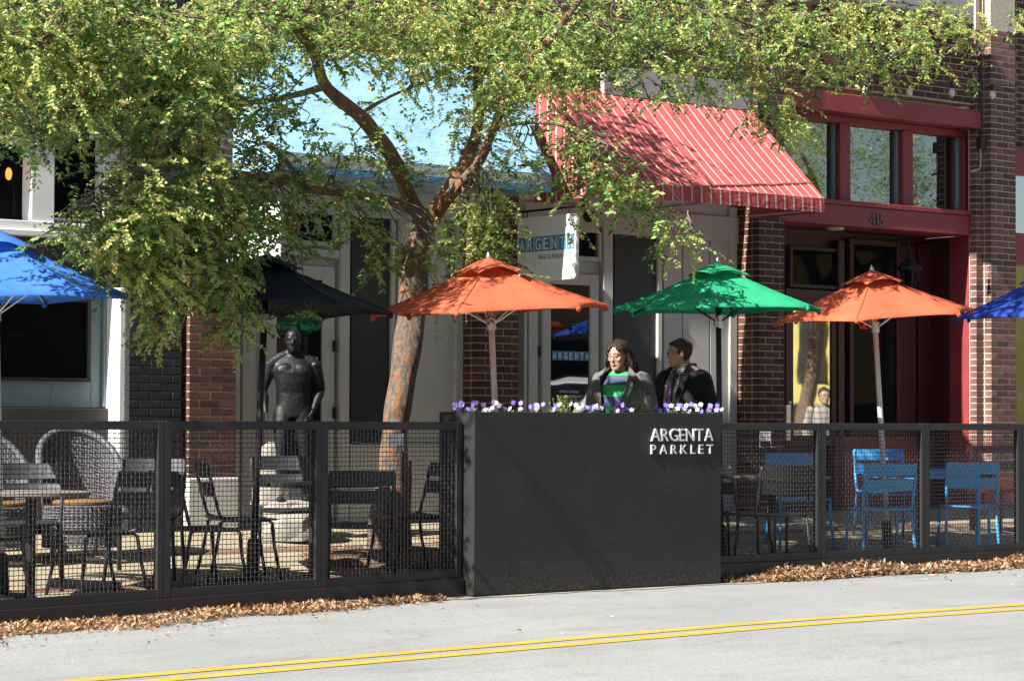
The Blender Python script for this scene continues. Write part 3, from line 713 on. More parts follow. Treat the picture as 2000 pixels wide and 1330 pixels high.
# ---- string lights
Y0 = 16.2
a = P(1560, 148, 16.9); b_ = P(2040, 166, 16.9)
slt = thing('string_lights', 'string of clear bulbs hung in front of the dark brick wall', 'string lights', (a.x, a.y, a.z))
pts = [a + (b_ - a) * (i / 24) - Vector((0, 0, .03 * math.sin(math.pi * i / 24 * 3) ** 2)) for i in range(25)]
mb = MB(); mb.tube(pts, .006, 5); mb.build('cable', M['iron'], slt)
bulb = None
for px in (1680, 1765, 1848, 1930):
    s = (px - 1560) / 480; p = a + (b_ - a) * s - Vector((0, 0, .03 * math.sin(math.pi * s * 3) ** 2))
    mb = MB(); mb.lathe([(.018, 0), (.02, -.06), (.012, -.065)], p.x, p.y, p.z, 10); so_ = mb.build('socket', M['iron'], slt)
    MB().lathe([(.012, -.062), (.03, -.09), (.034, -.115), (.025, -.145), (.004, -.16)], p.x, p.y, p.z, 12).build('bulb', M['bulb'], so_, True)
root_fix(slt)
# ================================================================== PARKLET PLANTER
YF = 13.60
px0, px1 = X(926, 980, YF), X(1408, 980, YF); YB = 14.02; ZT_ = 1.322
pl = thing('planter_box', 'long black steel planter box lettered ARGENTA PARKLET', 'planter', (px0, YF, .012))
for nm, b_ in (('front_panel', (px0, px1, YF, YF + .03, .014, ZT_)), ('back_panel', (px0, px1, YB - .03, YB, .014, ZT_)),
              ('side_panel', (px0 + .0, px0 + .03, YF + .031, YB - .031, .014, ZT_)), ('side_panel', (px1 - .03, px1, YF + .031, YB - .031, .014, ZT_))):
    MB().box(*b_, .003).build(nm, M['planter'], pl)
MB().box(px0 + .031, px1 - .031, YF + .031, YB - .031, .9, 1.27).build('soil', M['mulch'], pl)
a = P(1270, 861, YF); b_ = P(1391, 861, YF)
letters('ARGENTA', pl, (a.x, YF - .001, P(1330, 861, YF).z), (1, 0, 0), (0, 0, 1), b_.x - a.x, P(1330, 837, YF).z - P(1330, 861, YF).z, .013, M['letter'], gap=.10)
letters('PARKLET', pl, (a.x, YF - .001, P(1330, 886, YF).z), (1, 0, 0), (0, 0, 1), b_.x - a.x, P(1330, 868, YF).z - P(1330, 886, YF).z, .013, M['letter'], gap=.36)
root_fix(pl)
# ================================================================== MESH FENCES
FY = 13.72
def fence(label, posts, lip, right_end):
    t = thing('mesh_fence', label, 'fence', (posts[0], FY, 0))
    zt = 1.25
    for x0, x1 in zip(posts[:-1], posts[1:]):
        z0a, z0b = lip(x0), lip(x1); w = .05; fr = MB(); q = .0015
        x0 += q; x1 -= q
        fr.box(x0, x0 + w, FY, FY + .05, z0a, zt, .003); fr.box(x1 - w, x1, FY, FY + .05, z0b, zt, .003)
        fr.box(x0 + w, x1 - w, FY + .001, FY + .049, zt - .058, zt - .001, .003)
        fr.add([(x, y, z) for x, zb in ((x0 + w, z0a), (x1 - w, z0b)) for y in (FY + .001, FY + .049) for z in (zb, zb + .06)],
               [(0, 1, 3, 2), (4, 6, 7, 5), (0, 4, 5, 1), (2, 3, 7, 6), (1, 5, 7, 3), (0, 2, 6, 4)])
        pn = fr.build('panel_frame', M['black'], t)
        # crimped wire mesh
        xa, xb = x0 + w - .004, x1 - w + .004; zb0, zb1 = min(z0a, z0b) + .05, zt - .05
        pt = .0318; nx = int((xb - xa) / pt); nz = int((zb1 - zb0) / pt); ym = FY + .025; r = .0028; amp = .0032
        V = []; Fc = []
        def wire(pts, perp):
            n0 = len(V)
            for p in pts:
                for (a_, b2) in ((1, 0), (0, 1), (-1, 0), (0, -1)):
                    V.append((p[0] + (a_ * r if perp == 'x' else 0), p[1] + b2 * r, p[2] + (a_ * r if perp == 'z' else 0)))
            for i in range(len(pts) - 1):
                for k in range(4):
                    a0 = n0 + i * 4 + k; b0 = n0 + i * 4 + (k + 1) % 4; Fc.append((a0, b0, b0 + 4, a0 + 4))
        for i in range(nx + 1):
            x = xa + (xb - xa) * i / nx + random.uniform(-.0012, .0012)
            lean = random.uniform(-.002, .002)
            wire([(x + lean * j / nz, ym + amp * (1 if (i + j) % 2 else -1), zb0 + (zb1 - zb0) * j / nz) for j in range(nz + 1)], 'x')
        for j in range(nz + 1):
            z = zb0 + (zb1 - zb0) * j / nz
            wire([(xa + (xb - xa) * i / nx, ym - amp * (1 if (i + j) % 2 else -1), z + random.uniform(-.0005, .0005)) for i in range(nx + 1)], 'z')
        MB().add(V, Fc).build('wire_mesh', M['wire'], pn, kind='stuff')
    bb = MB(); xA, xB = posts[0], posts[-1]
    for (ya, yb_, zo) in ((13.695, 13.79, 0),):
        za, zb_ = lip(xA) - .002, lip(xB) - .002
        bb.add([(x, y, z) for x, zz in ((xA, za), (xB, zb_)) for y in (ya, yb_) for z in (zr(x) + .006, zz)], [(0, 1, 3, 2), (4, 6, 7, 5), (0, 4, 5, 1), (2, 3, 7, 6), (1, 5, 7, 3), (0, 2, 6, 4)])
    bb.build('base_board', M['black'], t); root_fix(t); return t
XL = [X(p, 980, FY) for p in (-290, 10, 321.5, 629, 903)]
XL[1] = 2 * XL[2] - XL[3]; XL[0] = 2 * XL[1] - XL[2]
xa_, xb_ = X(0, 1180, FY), X(900, 1120, FY)
fence('black wire mesh fence panels along the kerb beside the black chairs', XL, lambda x: .070 + (x - xa_) / (xb_ - xa_) * .066, True)
XR = [px1 + .002] + [X(p, 950, FY) for p in (1605, 1808)]
w_ = XR[2] - XR[1]; XR[0] = max(XR[0], XR[1] - 1.15 * w_); XR += [XR[2] + w_, XR[2] + 2 * w_]
fence('black wire mesh fence panels along the kerb beside the bright blue chairs', XR, lambda x: .148, False)
# little notice cards clipped behind the mesh
for (pxc, pyc, lab) in ((773, 858, 'small white notice card on the fence beside the tree trunk'), (1494, 852, 'small white notice card on the fence right of the planter')):
    q = P(pxc, pyc, FY + .09); t = thing('notice_card', lab, 'notice', (q.x, q.y, q.z - .12), 0, 'white notice cards on the mesh fence')
    MB().box(q.x - .06, q.x + .06, q.y, q.y + .004, q.z - .038, q.z + .038, .001).build('card', M['paper'], t)
    for s in (-.062, .062): MB().tube([(q.x + s, q.y - .004, q.z + .04), (q.x + s, q.y - .004, q.z - .085), (q.x + s, q.y - .05, q.z - .09)], .0035, 5).build('clip', M['alu'], t)
    root_fix(t)

# ================================================================== UMBRELLAS
def umbrella(label, apex, low, Y, R, drop, phi0, cloth, polemat, base=True, group='market umbrellas over the tables', knob=None, gz=None, valence=.05):
    A = P(apex[0], apex[1], Y); B = P(low[0], low[1], Y); ax = (A - B).normalized()
    g = zg(Y) if gz is None else gz
    G = B + ax * ((g - B.z) / ax.z); L = (A - G).length
    t = thing('patio_umbrella', label, 'umbrella', G, 0, group)
    q = Vector((0, 0, 1)).rotation_difference(ax); t.rotation_mode = 'QUATERNION'; t.rotation_quaternion = q
    mp = MB(); mp.tube([(0, 0, .02), (0, 0, L - .02)], .024, 12); mp.build('pole', polemat, t, True)
    MB().lathe([(.001, 0), (.022, .005), (.02, .03), (.008, .055), (.001, .07)], 0, 0, L + .0, 10).build('finial', M['alu'], t, True)
    n = 6; a0 = phi0 - YAW; tips = [(math.cos(a0 + k * math.pi / 3), math.sin(a0 + k * math.pi / 3)) for k in range(n)]
    nr, ns = 9, 8; zt, zb = L - .01, L - drop
    vs = []
    for k in range(n):
        c0, c1 = Vector(tips[k]), Vector(tips[(k + 1) % n])
        for s in range(ns):
            f = s / ns; d = c0 * (1 - f) + c1 * f; e = 4 * f * (1 - f)
            for r in range(nr + 1):
                u = .10 + .90 * r / nr
                rr = R * u * (1 - .045 * e * u * u)
                prof = zt + (zb - zt) * (u ** 1.06) - .020 * math.sin(math.pi * u)
                sag = -.022 * e * math.sin(math.pi * u) + .018 * e * u ** 3 + .006 * math.sin(7 * u + k * 2 + f * 5) * e
                vs.append((d.x * rr, d.y * rr, prof + sag))
    W = nr + 1; T = n * ns; fs = []
    for i in range(T):
        j = (i + 1) % T
        for r in range(nr): fs.append((i * W + r, j * W + r, j * W + r + 1, i * W + r + 1)[::-1])
    # short hem
    hem0 = len(vs); 
    for i in range(T):
        v = vs[i * W + nr]; vs.append((v[0] * 1.002, v[1] * 1.002, v[2] - valence * .45))
    for i in range(T):
        j = (i + 1) % T; fs.append((i * W + nr, j * W + nr, hem0 + j, hem0 + i)[::-1])
    cn = MB().add(vs, fs).build('canopy', cloth, t, True)
    for k in range(n):
        i = k * ns; MB().tube([Vector(vs[i * W + r]) + Vector((0, 0, .002)) for r in range(2, W)], .0055, 5).build('seam', cloth, cn)
    # vent cap
    vs = []; nr2 = 4
    for k in range(n):
        c0, c1 = Vector(tips[k]), Vector(tips[(k + 1) % n])
        for s in range(6):
            f = s / 6; d = c0 * (1 - f) + c1 * f; e = 4 * f * (1 - f)
            for r in range(nr2 + 1):
                u = r / nr2; rr = R * (.02 + .30 * u); zz = zt + .028 - (drop * .315) * u ** 1.1 + .030 * e * u * u * (1 + .5 * math.sin(k * 2.1))
                vs.append((d.x * rr, d.y * rr, zz))
    W = nr2 + 1; T = n * 6; fs = [(i * W + r, ((i + 1) % T) * W + r, ((i + 1) % T) * W + r + 1, i * W + r + 1)[::-1] for i in range(T) for r in range(nr2)]
    MB().add(vs, fs).build('vent_cap', cloth, t, True)
    for k in range(n):
        c = tips[k]; mb = MB()
        mb.tube([(c[0] * .03, c[1] * .03, zt - .03), (c[0] * R * .5, c[1] * R * .5, zt + (zb - zt) * .48 - .03), (c[0] * R * .985, c[1] * R * .985, zb - .012)], .008, 5); rb = mb.build('rib', M['alu'] if polemat != M['iron'] else M['iron'], t)
        mb = MB(); mb.tube([(c[0] * .03, c[1] * .03, L - drop - .10), (c[0] * R * .5, c[1] * R * .5, zt + (zb - zt) * .48 - .035)], .006, 5); mb.build('strut', M['alu'] if polemat != M['iron'] else M['iron'], rb)
        mb = MB(); mb.ell((c[0] * R * .985, c[1] * R * .985, zb - .022), .022, .022, .024, 8, 6); mb.build('pocket', cloth, t, True)
    MB().lathe([(.036, -.05), (.036, .04)], 0, 0, L - drop - .10, 10).build('runner', M['alu'], t)
    if knob: MB().box(-.02, .02, -.035, -.02, L - drop - .16, L - drop - .05, .004).build('tag', M['paper'], t)
    if base: MB().lathe([(.22, 0), (.23, .02), (.21, .05), (.05, .07), (.045, .32), (.03, .33)], 0, 0, 0.004, 20).build('base', M['iron'], t)
    return t
p14 = math.radians(15)
umbrella('orange umbrella behind the planter box beside the ARGENTA sign', (954, 508), (967, 800), 14.45, .935, .385, p14, M['orange'], M['polegrey'])
umbrella('bright green umbrella over the walking couple', (1402, 517), (1405, 790), 14.7, .935, .375, math.radians(17), M['green'], M['iron'], knob=True)
umbrella('orange umbrella in front of the red shopfront', (1703, 532), (1720, 820), 14.6, .935, .385, math.radians(12), M['orange'], M['polegrey'])
umbrella('black umbrella half hidden by hanging branches', (522, 502), (508, 800), 14.75, .93, .36, math.radians(8), M['blackcloth'], M['iron'])
umbrella('bright blue umbrella in front of the pale teal shop wall', (-12, 452), (-8, 640), 14.45, .90, .44, math.radians(20), M['blue'], M['polegrey'])
umbrella('royal blue umbrella in front of the brick pilaster', (2046, 532), (2056, 800), 14.5, .95, .40, math.radians(12), M['royal'], M['polegrey'])

# ================================================================== TABLES AND CHAIRS
def make_chair(mat):
    t = thing('cafe_chair', 'x', 'chair')
    mb = MB(); n = 9
    rows = []
    for i in range(n):          # seat: shallow dished sheet with rolled front
        y = -.21 + .42 * i / (n - 1); z = .455 - .018 * math.sin(math.pi * (i / (n - 1))) - (.012 if i == 0 else 0)
        rows.append([(x * (.21 if i > 1 else .205), y, z - .008 * (1 - x * x)) for x in (-1, -.5, 0, .5, 1)])
    vs = [p for r in rows for p in r]; fs = [(i * 5 + j, i * 5 + j + 1, (i + 1) * 5 + j + 1, (i + 1) * 5 + j) for i in range(n - 1) for j in range(4)]
    m2 = len(vs); vs += [(x, y, z - .014) for x, y, z in vs]; fs += [tuple(q + m2 for q in f[::-1]) for f in fs]
    bd = [j for j in range(5)] + [i * 5 + 4 for i in range(1, n)] + [(n - 1) * 5 + j for j in (3, 2, 1, 0)] + [i * 5 for i in range(n - 2, 0, -1)]
    for k in range(len(bd)): a, b2 = bd[k], bd[(k + 1) % len(bd)]; fs.append((a, a + m2, b2 + m2, b2))
    mb.add(vs, fs).build('seat', mat, t)
    for s in (-1, 1):
        MB().tube([(s * .225, -.235, 0), (s * .205, -.19, .25), (s * .20, -.175, .41), (s * .19, -.14, .44)], .0125, 8).build('leg', mat, t, True)
        MB().tube([(s * .215, .27, 0), (s * .205, .21, .25), (s * .20, .185, .41), (s * .195, .15, .44)], .0125, 8).build('leg', mat, t, True)
        MB().tube([(s * .195, .12, .435), (s * .20, .19, .46), (s * .205, .235, .62), (s * .205, .275, .80), (s * .198, .285, .825)], .0125, 8).build('back_post', mat, t, True)
        MB().tube([(s * .20, -.15, .43), (s * .20, .17, .43)], .0115, 8).build('seat_rail', mat, t, True)
    for (z0, z1, yo) in ((.725, .83, .285), (.60, .695, .25)):
        rows = []; k = 9
        for i in range(k):
            x = -.205 + .41 * i / (k - 1); dy = .045 * (1 - (x / .205) ** 2)
            rows.append([(x, yo - .03 + dy * .9, z0), (x, yo - .004 + dy, z1), (x, yo + .004 + dy, z1), (x, yo - .022 + dy * .9, z0)])
        MB().loft(rows, True).build('back_slat', mat, t)
    return t
CH = {'black': make_chair(M['black']), 'blue': make_chair(M['bluechair'])}
used = {'black': False, 'blue': False}
def chair(kind, px, Y, rz, label, group):
    o = CH[kind] if not used[kind] else copy_tree(CH[kind])
    used[kind] = True
    o.location = (X(px, 1000, Y), Y, zg(Y)); o.rotation_euler = (0, 0, math.radians(rz)); o['label'] = label; o['group'] = group; o.scale = (1.12, 1.05, 1.03)
def table(label, px, Y, mat, topmat, w=.7, rz=0, h=.735, legs=False, round_=False, group='cafe tables in the parklet'):
    q = (X(px, 1000, Y), Y, zg(Y)); t = thing('cafe_table', label, 'table', q, math.radians(rz), group)
    if round_: MB().lathe([(w / 2 - .01, h - .03), (w / 2, h - .02), (w / 2, h - .005), (w / 2 - .006, h)], 0, 0, 0, 40).build('tabletop', topmat, t)
    else: MB().box(-w / 2, w / 2, -w / 2, w / 2, h - .03, h, .005).build('tabletop', topmat, t)
    if legs:
        for sx in (-1, 1):
            for sy in (-1, 1): MB().box(sx * (w / 2 - .03) - .02, sx * (w / 2 - .03) + .02, sy * (w / 2 - .03) - .02, sy * (w / 2 - .03) + .02, 0.003, h - .031, .004).build('leg', mat, t)
        MB().box(-w / 2 + .05, w / 2 - .05, -w / 2 + .02, w / 2 - .02, h - .08, h - .0305).build('apron', mat, t)
    else:
        MB().lathe([(.035, .03), (.035, h - .04), (.12, h - .031)], 0, 0, 0, 12).build('pedestal', mat, t)
        MB().lathe([(.24, .004), (.24, .014), (.06, .035), (.03, .05)], 0, 0, 0, 20).build('base', mat, t)
    return t
table('round grey topped table with black pedestal beside the wicker chairs', 60, 14.42, M['iron'], M['wood'], .78, round_=True)
table('black square table with the black umbrella through it', 612, 14.72, M['iron'], M['black'], .72, 8)
table('grey topped table beside the right end of the planter box', 1508, 14.72, M['iron'], M['wood'], .70, 0)
table('blue square table with four blue legs', 1800, 14.95, M['bluechair'], M['bluechair'], .78, 0, legs=True)
gb = 'black metal chairs in the parklet'
chair('black', 188, 14.5, -92, 'black metal chair pulled up to the round grey table', gb)
chair('black', 52, 14.98, -30, 'black metal chair behind the round grey table', gb)
chair('black', -40, 14.3, 95, 'black metal chair on the outer side of the round grey table', gb)
chair('black', 285, 15.15, -40, 'black metal chair between the black brick pier and the wicker chairs', gb)
chair('black', 395, 14.55, 84, 'black metal chair beside the fence post, turned to the black square table', gb)
chair('black', 470, 14.95, 70, 'black metal chair behind the pole of the black umbrella', gb)
chair('black', 700, 14.32, 150, 'black metal chair with its back to the mesh fence beside the black table', gb)
chair('black', 800, 14.85, -100, 'black metal chair between the tree trunk and the planter box', gb)
chair('black', 560, 15.25, -25, 'black metal chair under the bronze statue, facing the black table', gb)
chair('black', 1432, 14.5, 95, 'black metal chair tight against the end of the planter box', gb)
chair('black', 1508, 14.30, 160, 'black metal chair with its back to the fence at the grey topped table', gb)
gb2 = 'bright blue metal chairs in the parklet'
chair('blue', 1562, 15.2, -30, 'bright blue metal chair behind the grey topped table', gb2)
chair('blue', 1718, 14.5, 152, 'bright blue metal chair in front of the pole of the orange umbrella', gb2)
chair('blue', 1890, 14.55, 140, 'bright blue metal chair in front of the lit brick pilaster', gb2)
chair('blue', 1728, 15.45, -35, 'bright blue metal chair against the red shop wall behind the blue table', gb2)
for (k) in CH:
    pass
# maroon planter bench at far right
q = (X(1985, 1000, 15.6), 15.6, zg(15.6)); t = thing('wooden_bench', 'dark maroon wooden bench against the red pilaster base', 'bench', q)
for z in (.40, .62, .78): MB().box(-.5, .5, .18 if z > .5 else -.2, .22 if z > .5 else .2, z, z + .08 if z > .5 else z + .03, .004).build('slat', M['maroon'], t)
for sx in (-.45, .45):
    for sy in (-.16, .18): MB().box(sx - .03, sx + .03, sy - .02, sy + .02, .003, .40 if sy < 0 else .86, .004).build('leg', M['maroon'], t)

# ---- wicker chairs by the shop front
def wicker(label, px, Y, rz):
    q = (X(px, 960, Y), Y, zg(Y)); t = thing('wicker_chair', label, 'chair', q, math.radians(rz), 'grey wicker armchairs by the shop wall')
    def weave(fn, nu, nv, r=.006):
        mb = MB()
        for j in range(nv + 1): mb.tube([Vector(fn(i / nu, j / nv)) + Vector((0, .006 * (1 if (i + j) % 2 else -1), 0)) for i in range(nu + 1)], r, 4)
        for i in range(nu + 1): mb.tube([Vector(fn(i / nu, j / nv)) + Vector((0, .006 * (-1 if (i + j) % 2 else 1), 0)) for j in range(nv + 1)], r, 4)
        return mb
    def back(u, v):
        a = math.pi * u; rr = .29; x = -rr * math.cos(a) * (1 + .08 * v); zt = .62 + .34 * math.sin(a) ** .7
        return (x, .02 + .26 * math.sin(a) * (1 + .1 * v), .40 + (zt - .40) * v)
    weave(back, 46, 20, .0075).build('backrest', M['wicker'], t, True)
    mb = MB(); mb.tube([back(i / 36, 1.0) for i in range(37)], .028, 8); mb.build('rim', M['wicker'], t, True)
    def skirt(u, v): a = 2 * math.pi * u; return (.28 * math.cos(a), .02 + .26 * math.sin(a), .10 + .30 * v)
    weave(skirt, 54, 14, .0075).build('skirt', M['wicker'], t, True)
    MB().lathe([(.20, .40), (.22, .41), (.22, .43), (.20, .445)], 0, .0, 0, 24).build('seat_cushion', M['cushion'], t, True)
    for a in (45, 135, 225, 315): MB().tube([(.24 * math.cos(math.radians(a)), .02 + .22 * math.sin(math.radians(a)), .0), (.24 * math.cos(math.radians(a)), .02 + .22 * math.sin(math.radians(a)), .42)], .014, 6).build('leg', M['wicker'], t)
wicker('grey wicker armchair with orange cushion under the display case', 160, 16.0, -10)
wicker('grey wicker armchair with orange cushion near the blue umbrella pole', -5, 16.0, 14)

# ================================================================== FLOWERS IN THE PLANTER
def petal_mat(name, c1, c2):
    m, nt, b = nodes(name); oi = nt.nodes.new('ShaderNodeObjectInfo'); r = ramp(nt, [(.35, c1), (.75, c2)]); nt.links.new(oi.outputs['Random'], r.inputs[0])
    nt.links.new(r.outputs[0], b.inputs['Base Color']); b.inputs['Roughness'].default_value = .7
    t = nt.nodes.new('ShaderNodeBsdfTranslucent'); nt.links.new(r.outputs[0], t.inputs[0]); mx = nt.nodes.new('ShaderNodeMixShader'); mx.inputs[0].default_value = .3
    nt.links.new(b.outputs[0], mx.inputs[1]); nt.links.new(t.outputs[0], mx.inputs[2]); nt.links.new(mx.outputs[0], nt.nodes['Material Output'].inputs[0]); return m
M['petal_v'] = petal_mat('violet_petal', (.20, .13, .62), (.42, .36, .78)); M['petal_w'] = petal_mat('white_petal', (.72, .70, .78), (.62, .58, .80))
M['pleaf'] = pm('pansy_leaf', (.09, .17, .03), .55, .35, 30); M['eye'] = pm('flower_eye', (.6, .4, .03), .6, .1, 9)
def flower_mesh(mat):
    mb = MB()
    for k in range(5):
        a = math.radians(90 + k * 72); c = (math.cos(a), math.sin(a)); R_ = .020; w = .0135
        pts = [(0, 0, .001 * k)]
        for j in range(7):
            tt = -1 + j / 3; an = a + tt * .62; rr = R_ * (1 - .25 * tt * tt) ; pts.append((rr * math.cos(an), rr * math.sin(an), .004 * (1 - tt * tt) + .001 * k))
        mb.add(pts, [(0, j, j + 1) for j in range(1, 7)])
    return mb.mesh('flower', mat)
FM = {'v': flower_mesh(M['petal_v']), 'w': flower_mesh(M['petal_w'])}; EM = MB().ell((0, 0, .004), .004, .004, .003, 6, 4).mesh('eye', M['eye'])
gx = [(895, 6), (918, 4), (938, 6), (958, 3), (988, 4), (1010, 2), (1042, 7), (1086, 6), (1106, 4), (1140, 5), (1158, 7), (1196, 6), (1214, 6), (1232, 5), (1268, 5), (1298, 5), (1314, 5), (1340, 4), (1358, 4), (1378, 6), (1395, 8)]
for k, (px, nf) in enumerate(gx):
    Yf = random.uniform(13.72, 13.9); q = P(px, 806, Yf); white = 'w' if px in (1340, 1358, 958, 1010) else 'v'
    t = thing('pansy_plant', 'small pansy plant with pale and violet flowers along the planter box rim' if white == 'v' else 'small pansy plant with mostly white flowers along the planter box rim', 'flowers', (q.x, Yf, 1.27), 0,
              'violet pansies in the planter box' if white == 'v' else 'white pansies in the planter box')
    mb = MB()
    for i in range(26):
        a = random.uniform(0, 6.28); r = random.uniform(.0, .06); h = random.uniform(.02, .07); l = .022; b2 = random.uniform(0, 6.28)
        c = Vector((r * math.cos(a), r * math.sin(a), h)); d = Vector((math.cos(b2), math.sin(b2), random.uniform(-.3, .6))) * l; s = d.cross(Vector((0, 0, 1))).normalized() * l * .5
        mb.add([c - d, c + s, c + d, c - s], [(0, 1, 2), (0, 2, 3)])
    tops = []
    for i in range(nf):
        a = random.uniform(0, 6.28); r = random.uniform(.01, .075); tops.append(Vector((r * math.cos(a) * 1.3, r * math.sin(a), random.uniform(.065, .125))))
        mb.tube([(tops[-1].x * .4, tops[-1].y * .4, 0), tops[-1]], .0015, 4)
    mb.build('foliage', M['pleaf'], t)
    for p in tops:
        kind = white if random.random() < .72 else ('w' if white == 'v' else 'v')
        an = random.uniform(-1.0, .7); rot = (math.radians(random.uniform(55, 95)), 0, -YAW + an)
        f = link('flower', FM[kind], t, p, rot); link('eye', EM, f)
        f.scale = (1, 1, 1)
M['grassblade'] = pm('yellow_green_blade', (.22, .26, .06), .6, .3, 30)
for (px, hh, lab) in ((1096, .17, 'feathery yellow green plant in front of the cream door'), (1252, .21, 'taller feathery yellow green plant in front of the woman')):
    q = P(px, 806, 13.8); t = thing('feathery_plant', lab, 'plant', (q.x, 13.8, 1.27)); mb = MB()
    for i in range(34):
        a = random.uniform(0, 6.28); r = random.uniform(0, .05); h = hh * random.uniform(.4, 1.05); ln_ = random.uniform(.0, .07)
        b0 = Vector((r * math.cos(a) * 1.6, r * math.sin(a), 0)); tp = b0 + Vector((ln_ * math.cos(a) * 1.5, ln_ * math.sin(a), h)); mb.tube([b0, b0.lerp(tp, .5) + Vector((0, 0, .01)), tp], [.0022, .0018, .0008], 3)
        for j in range(14):
            c = b0.lerp(tp, .3 + .7 * j / 13); d = Vector((random.uniform(-1, 1), random.uniform(-1, 1), random.uniform(.2, 1))).normalized() * .016; s = d.orthogonal().normalized() * .0025
            mb.add([c - s, c + s, c + d], [(0, 1, 2)])
    mb.build('blades', M['grassblade'], t, kind='stuff')

# ================================================================== LEAF LITTER
def leaf_mat(name, tr):
    m, nt, b = nodes(name); at = nt.nodes.new('ShaderNodeAttribute'); at.attribute_name = 'col'; nt.links.new(at.outputs['Color'], b.inputs['Base Color'])
    b.inputs['Roughness'].default_value = .42; b.inputs['Specular IOR Level'].default_value = .5
    t = nt.nodes.new('ShaderNodeBsdfTranslucent'); nt.links.new(at.outputs['Color'], t.inputs[0]); mx = nt.nodes.new('ShaderNodeMixShader'); mx.inputs[0].default_value = tr
    nt.links.new(b.outputs[0], mx.inputs[1]); nt.links.new(t.outputs[0], mx.inputs[2]); nt.links.new(mx.outputs[0], nt.nodes['Material Output'].inputs[0]); return m
M['leaf'] = leaf_mat('tree_leaf', .46); M['litter'] = leaf_mat('dry_leaf', .2)
def leaf_cloud(name, pos, dirs, nrm, length, width, cols, mat, parent=None, fold=.25, curl=0.0, **props):
    """pos (n,3) leaf bases; dirs unit; nrm unit; two folded halves of two triangles each"""
    n = len(pos); side = np.cross(nrm, dirs); side /= np.linalg.norm(side, axis=1)[:, None] + 1e-9
    L = length[:, None]; Wd = width[:, None]
    mid = pos + dirs * L * .45; tip = pos + dirs * L + nrm * L * curl
    lft = mid + side * Wd * .5 + nrm * Wd * fold; rgt = mid - side * Wd * .5 + nrm * Wd * fold
    co = np.stack([pos, lft, tip, rgt], 1).reshape(-1, 3)
    idx = np.arange(n)[:, None] * 4; tri = np.concatenate([idx + [0, 2, 1], idx + [0, 3, 2]], 1).reshape(-1, 3)
    me = bpy.data.meshes.new(name); me.vertices.add(len(co)); me.vertices.foreach_set('co', co.astype(np.float32).ravel())
    me.loops.add(tri.size); me.loops.foreach_set('vertex_index', tri.astype(np.int32).ravel())
    me.polygons.add(len(tri)); me.polygons.foreach_set('loop_start', np.arange(len(tri), dtype=np.int32) * 3); me.polygons.foreach_set('loop_total', np.full(len(tri), 3, np.int32))
    ca_ = me.color_attributes.new('col', 'FLOAT_COLOR', 'POINT'); cc = np.repeat(np.concatenate([cols, np.ones((n, 1))], 1), 4, 0); ca_.data.foreach_set('color', cc.astype(np.float32).ravel())
    me.materials.append(mat); me.update(); me.validate()
    o = bpy.data.objects.new(name, me); C.objects.link(o)
    if parent: o.parent = parent
    for k, v in props.items(): o[k] = v
    return o
def unit(a): return a / (np.linalg.norm(a, axis=1)[:, None] + 1e-9)
def litter(x0, x1, n, name, label, prof):
    x = RNG.uniform(x0, x1, n); f = (x - x0) / (x1 - x0)
    h, spread, tall = prof(f, x); y = 13.69 - np.where(RNG.random(n) < .75, RNG.random(n) * 1.5, np.abs(RNG.normal(0, 1, n))) * spread
    y = np.where(RNG.random(n) < .012, 13.6 - RNG.exponential(.5, n), y)
    z = np.array([zr(v) for v in x]) + .006 + RNG.random(n) * (.012 + tall * h * np.clip(1 - (13.69 - y) / (2.2 * spread), 0, 1))
    d = unit(np.stack([RNG.normal(size=n), RNG.normal(size=n), RNG.normal(0, .45, n)], 1)); nn = unit(np.stack([RNG.normal(0, .6, n), RNG.normal(0, .6, n), np.ones(n)], 1)); nn = unit(nn - d * (nn * d).sum(1)[:, None])
    base = np.array([[.36, .19, .09], [.44, .29, .17], [.27, .12, .06], [.42, .34, .24], [.16, .08, .045], [.30, .28, .08]]); k = RNG.choice(6, n, p=[.3, .24, .17, .14, .12, .03])
    c = base[k] * RNG.uniform(.65, 1.2, (n, 1)); ln = RNG.choice([.016, .027, .040, .055], n, p=[.38, .36, .2, .06]) * RNG.uniform(.8, 1.15, n)
    o = leaf_cloud(name, np.stack([x, y, z], 1), d, nn, ln, ln * RNG.uniform(.35, .6, n), c, M['litter'], None, .35, .25, kind='stuff')
    tag(o, label, 'leaf litter')
xA = X(-20, 1200, 13.6); xB = X(862, 1170, 13.6)
litter(xA - .5, xB, 15000, 'leaf_litter', 'dry orange brown leaves drifted along the fence left of the planter', lambda f, x: (np.clip(.62 + .3 * np.sin(x * 3.1) + .2 * np.sin(x * 7.7), .1, 1) * np.clip((1 - f) * 6, 0, 1), (.44 - .34 * f) * (1 + .22 * np.sin(x * 4.3) + .1 * np.sin(x * 11.0)), .028))
xA = X(1425, 1130, 13.6); xB = X(2030, 1100, 13.6)
litter(xA, xB, 15000, 'leaf_litter', 'dry orange brown leaves heaped along the fence right of the planter', lambda f, x: (np.clip(.8 + .25 * np.sin(x * 2.3) + .15 * np.sin(x * 6.1), .2, 1.2) * np.clip(f * 7, 0.05, 1), .12 * np.clip(.35 + f * 5, 0, 1) * (1 + .25 * np.sin(x * 3.3)), .10))
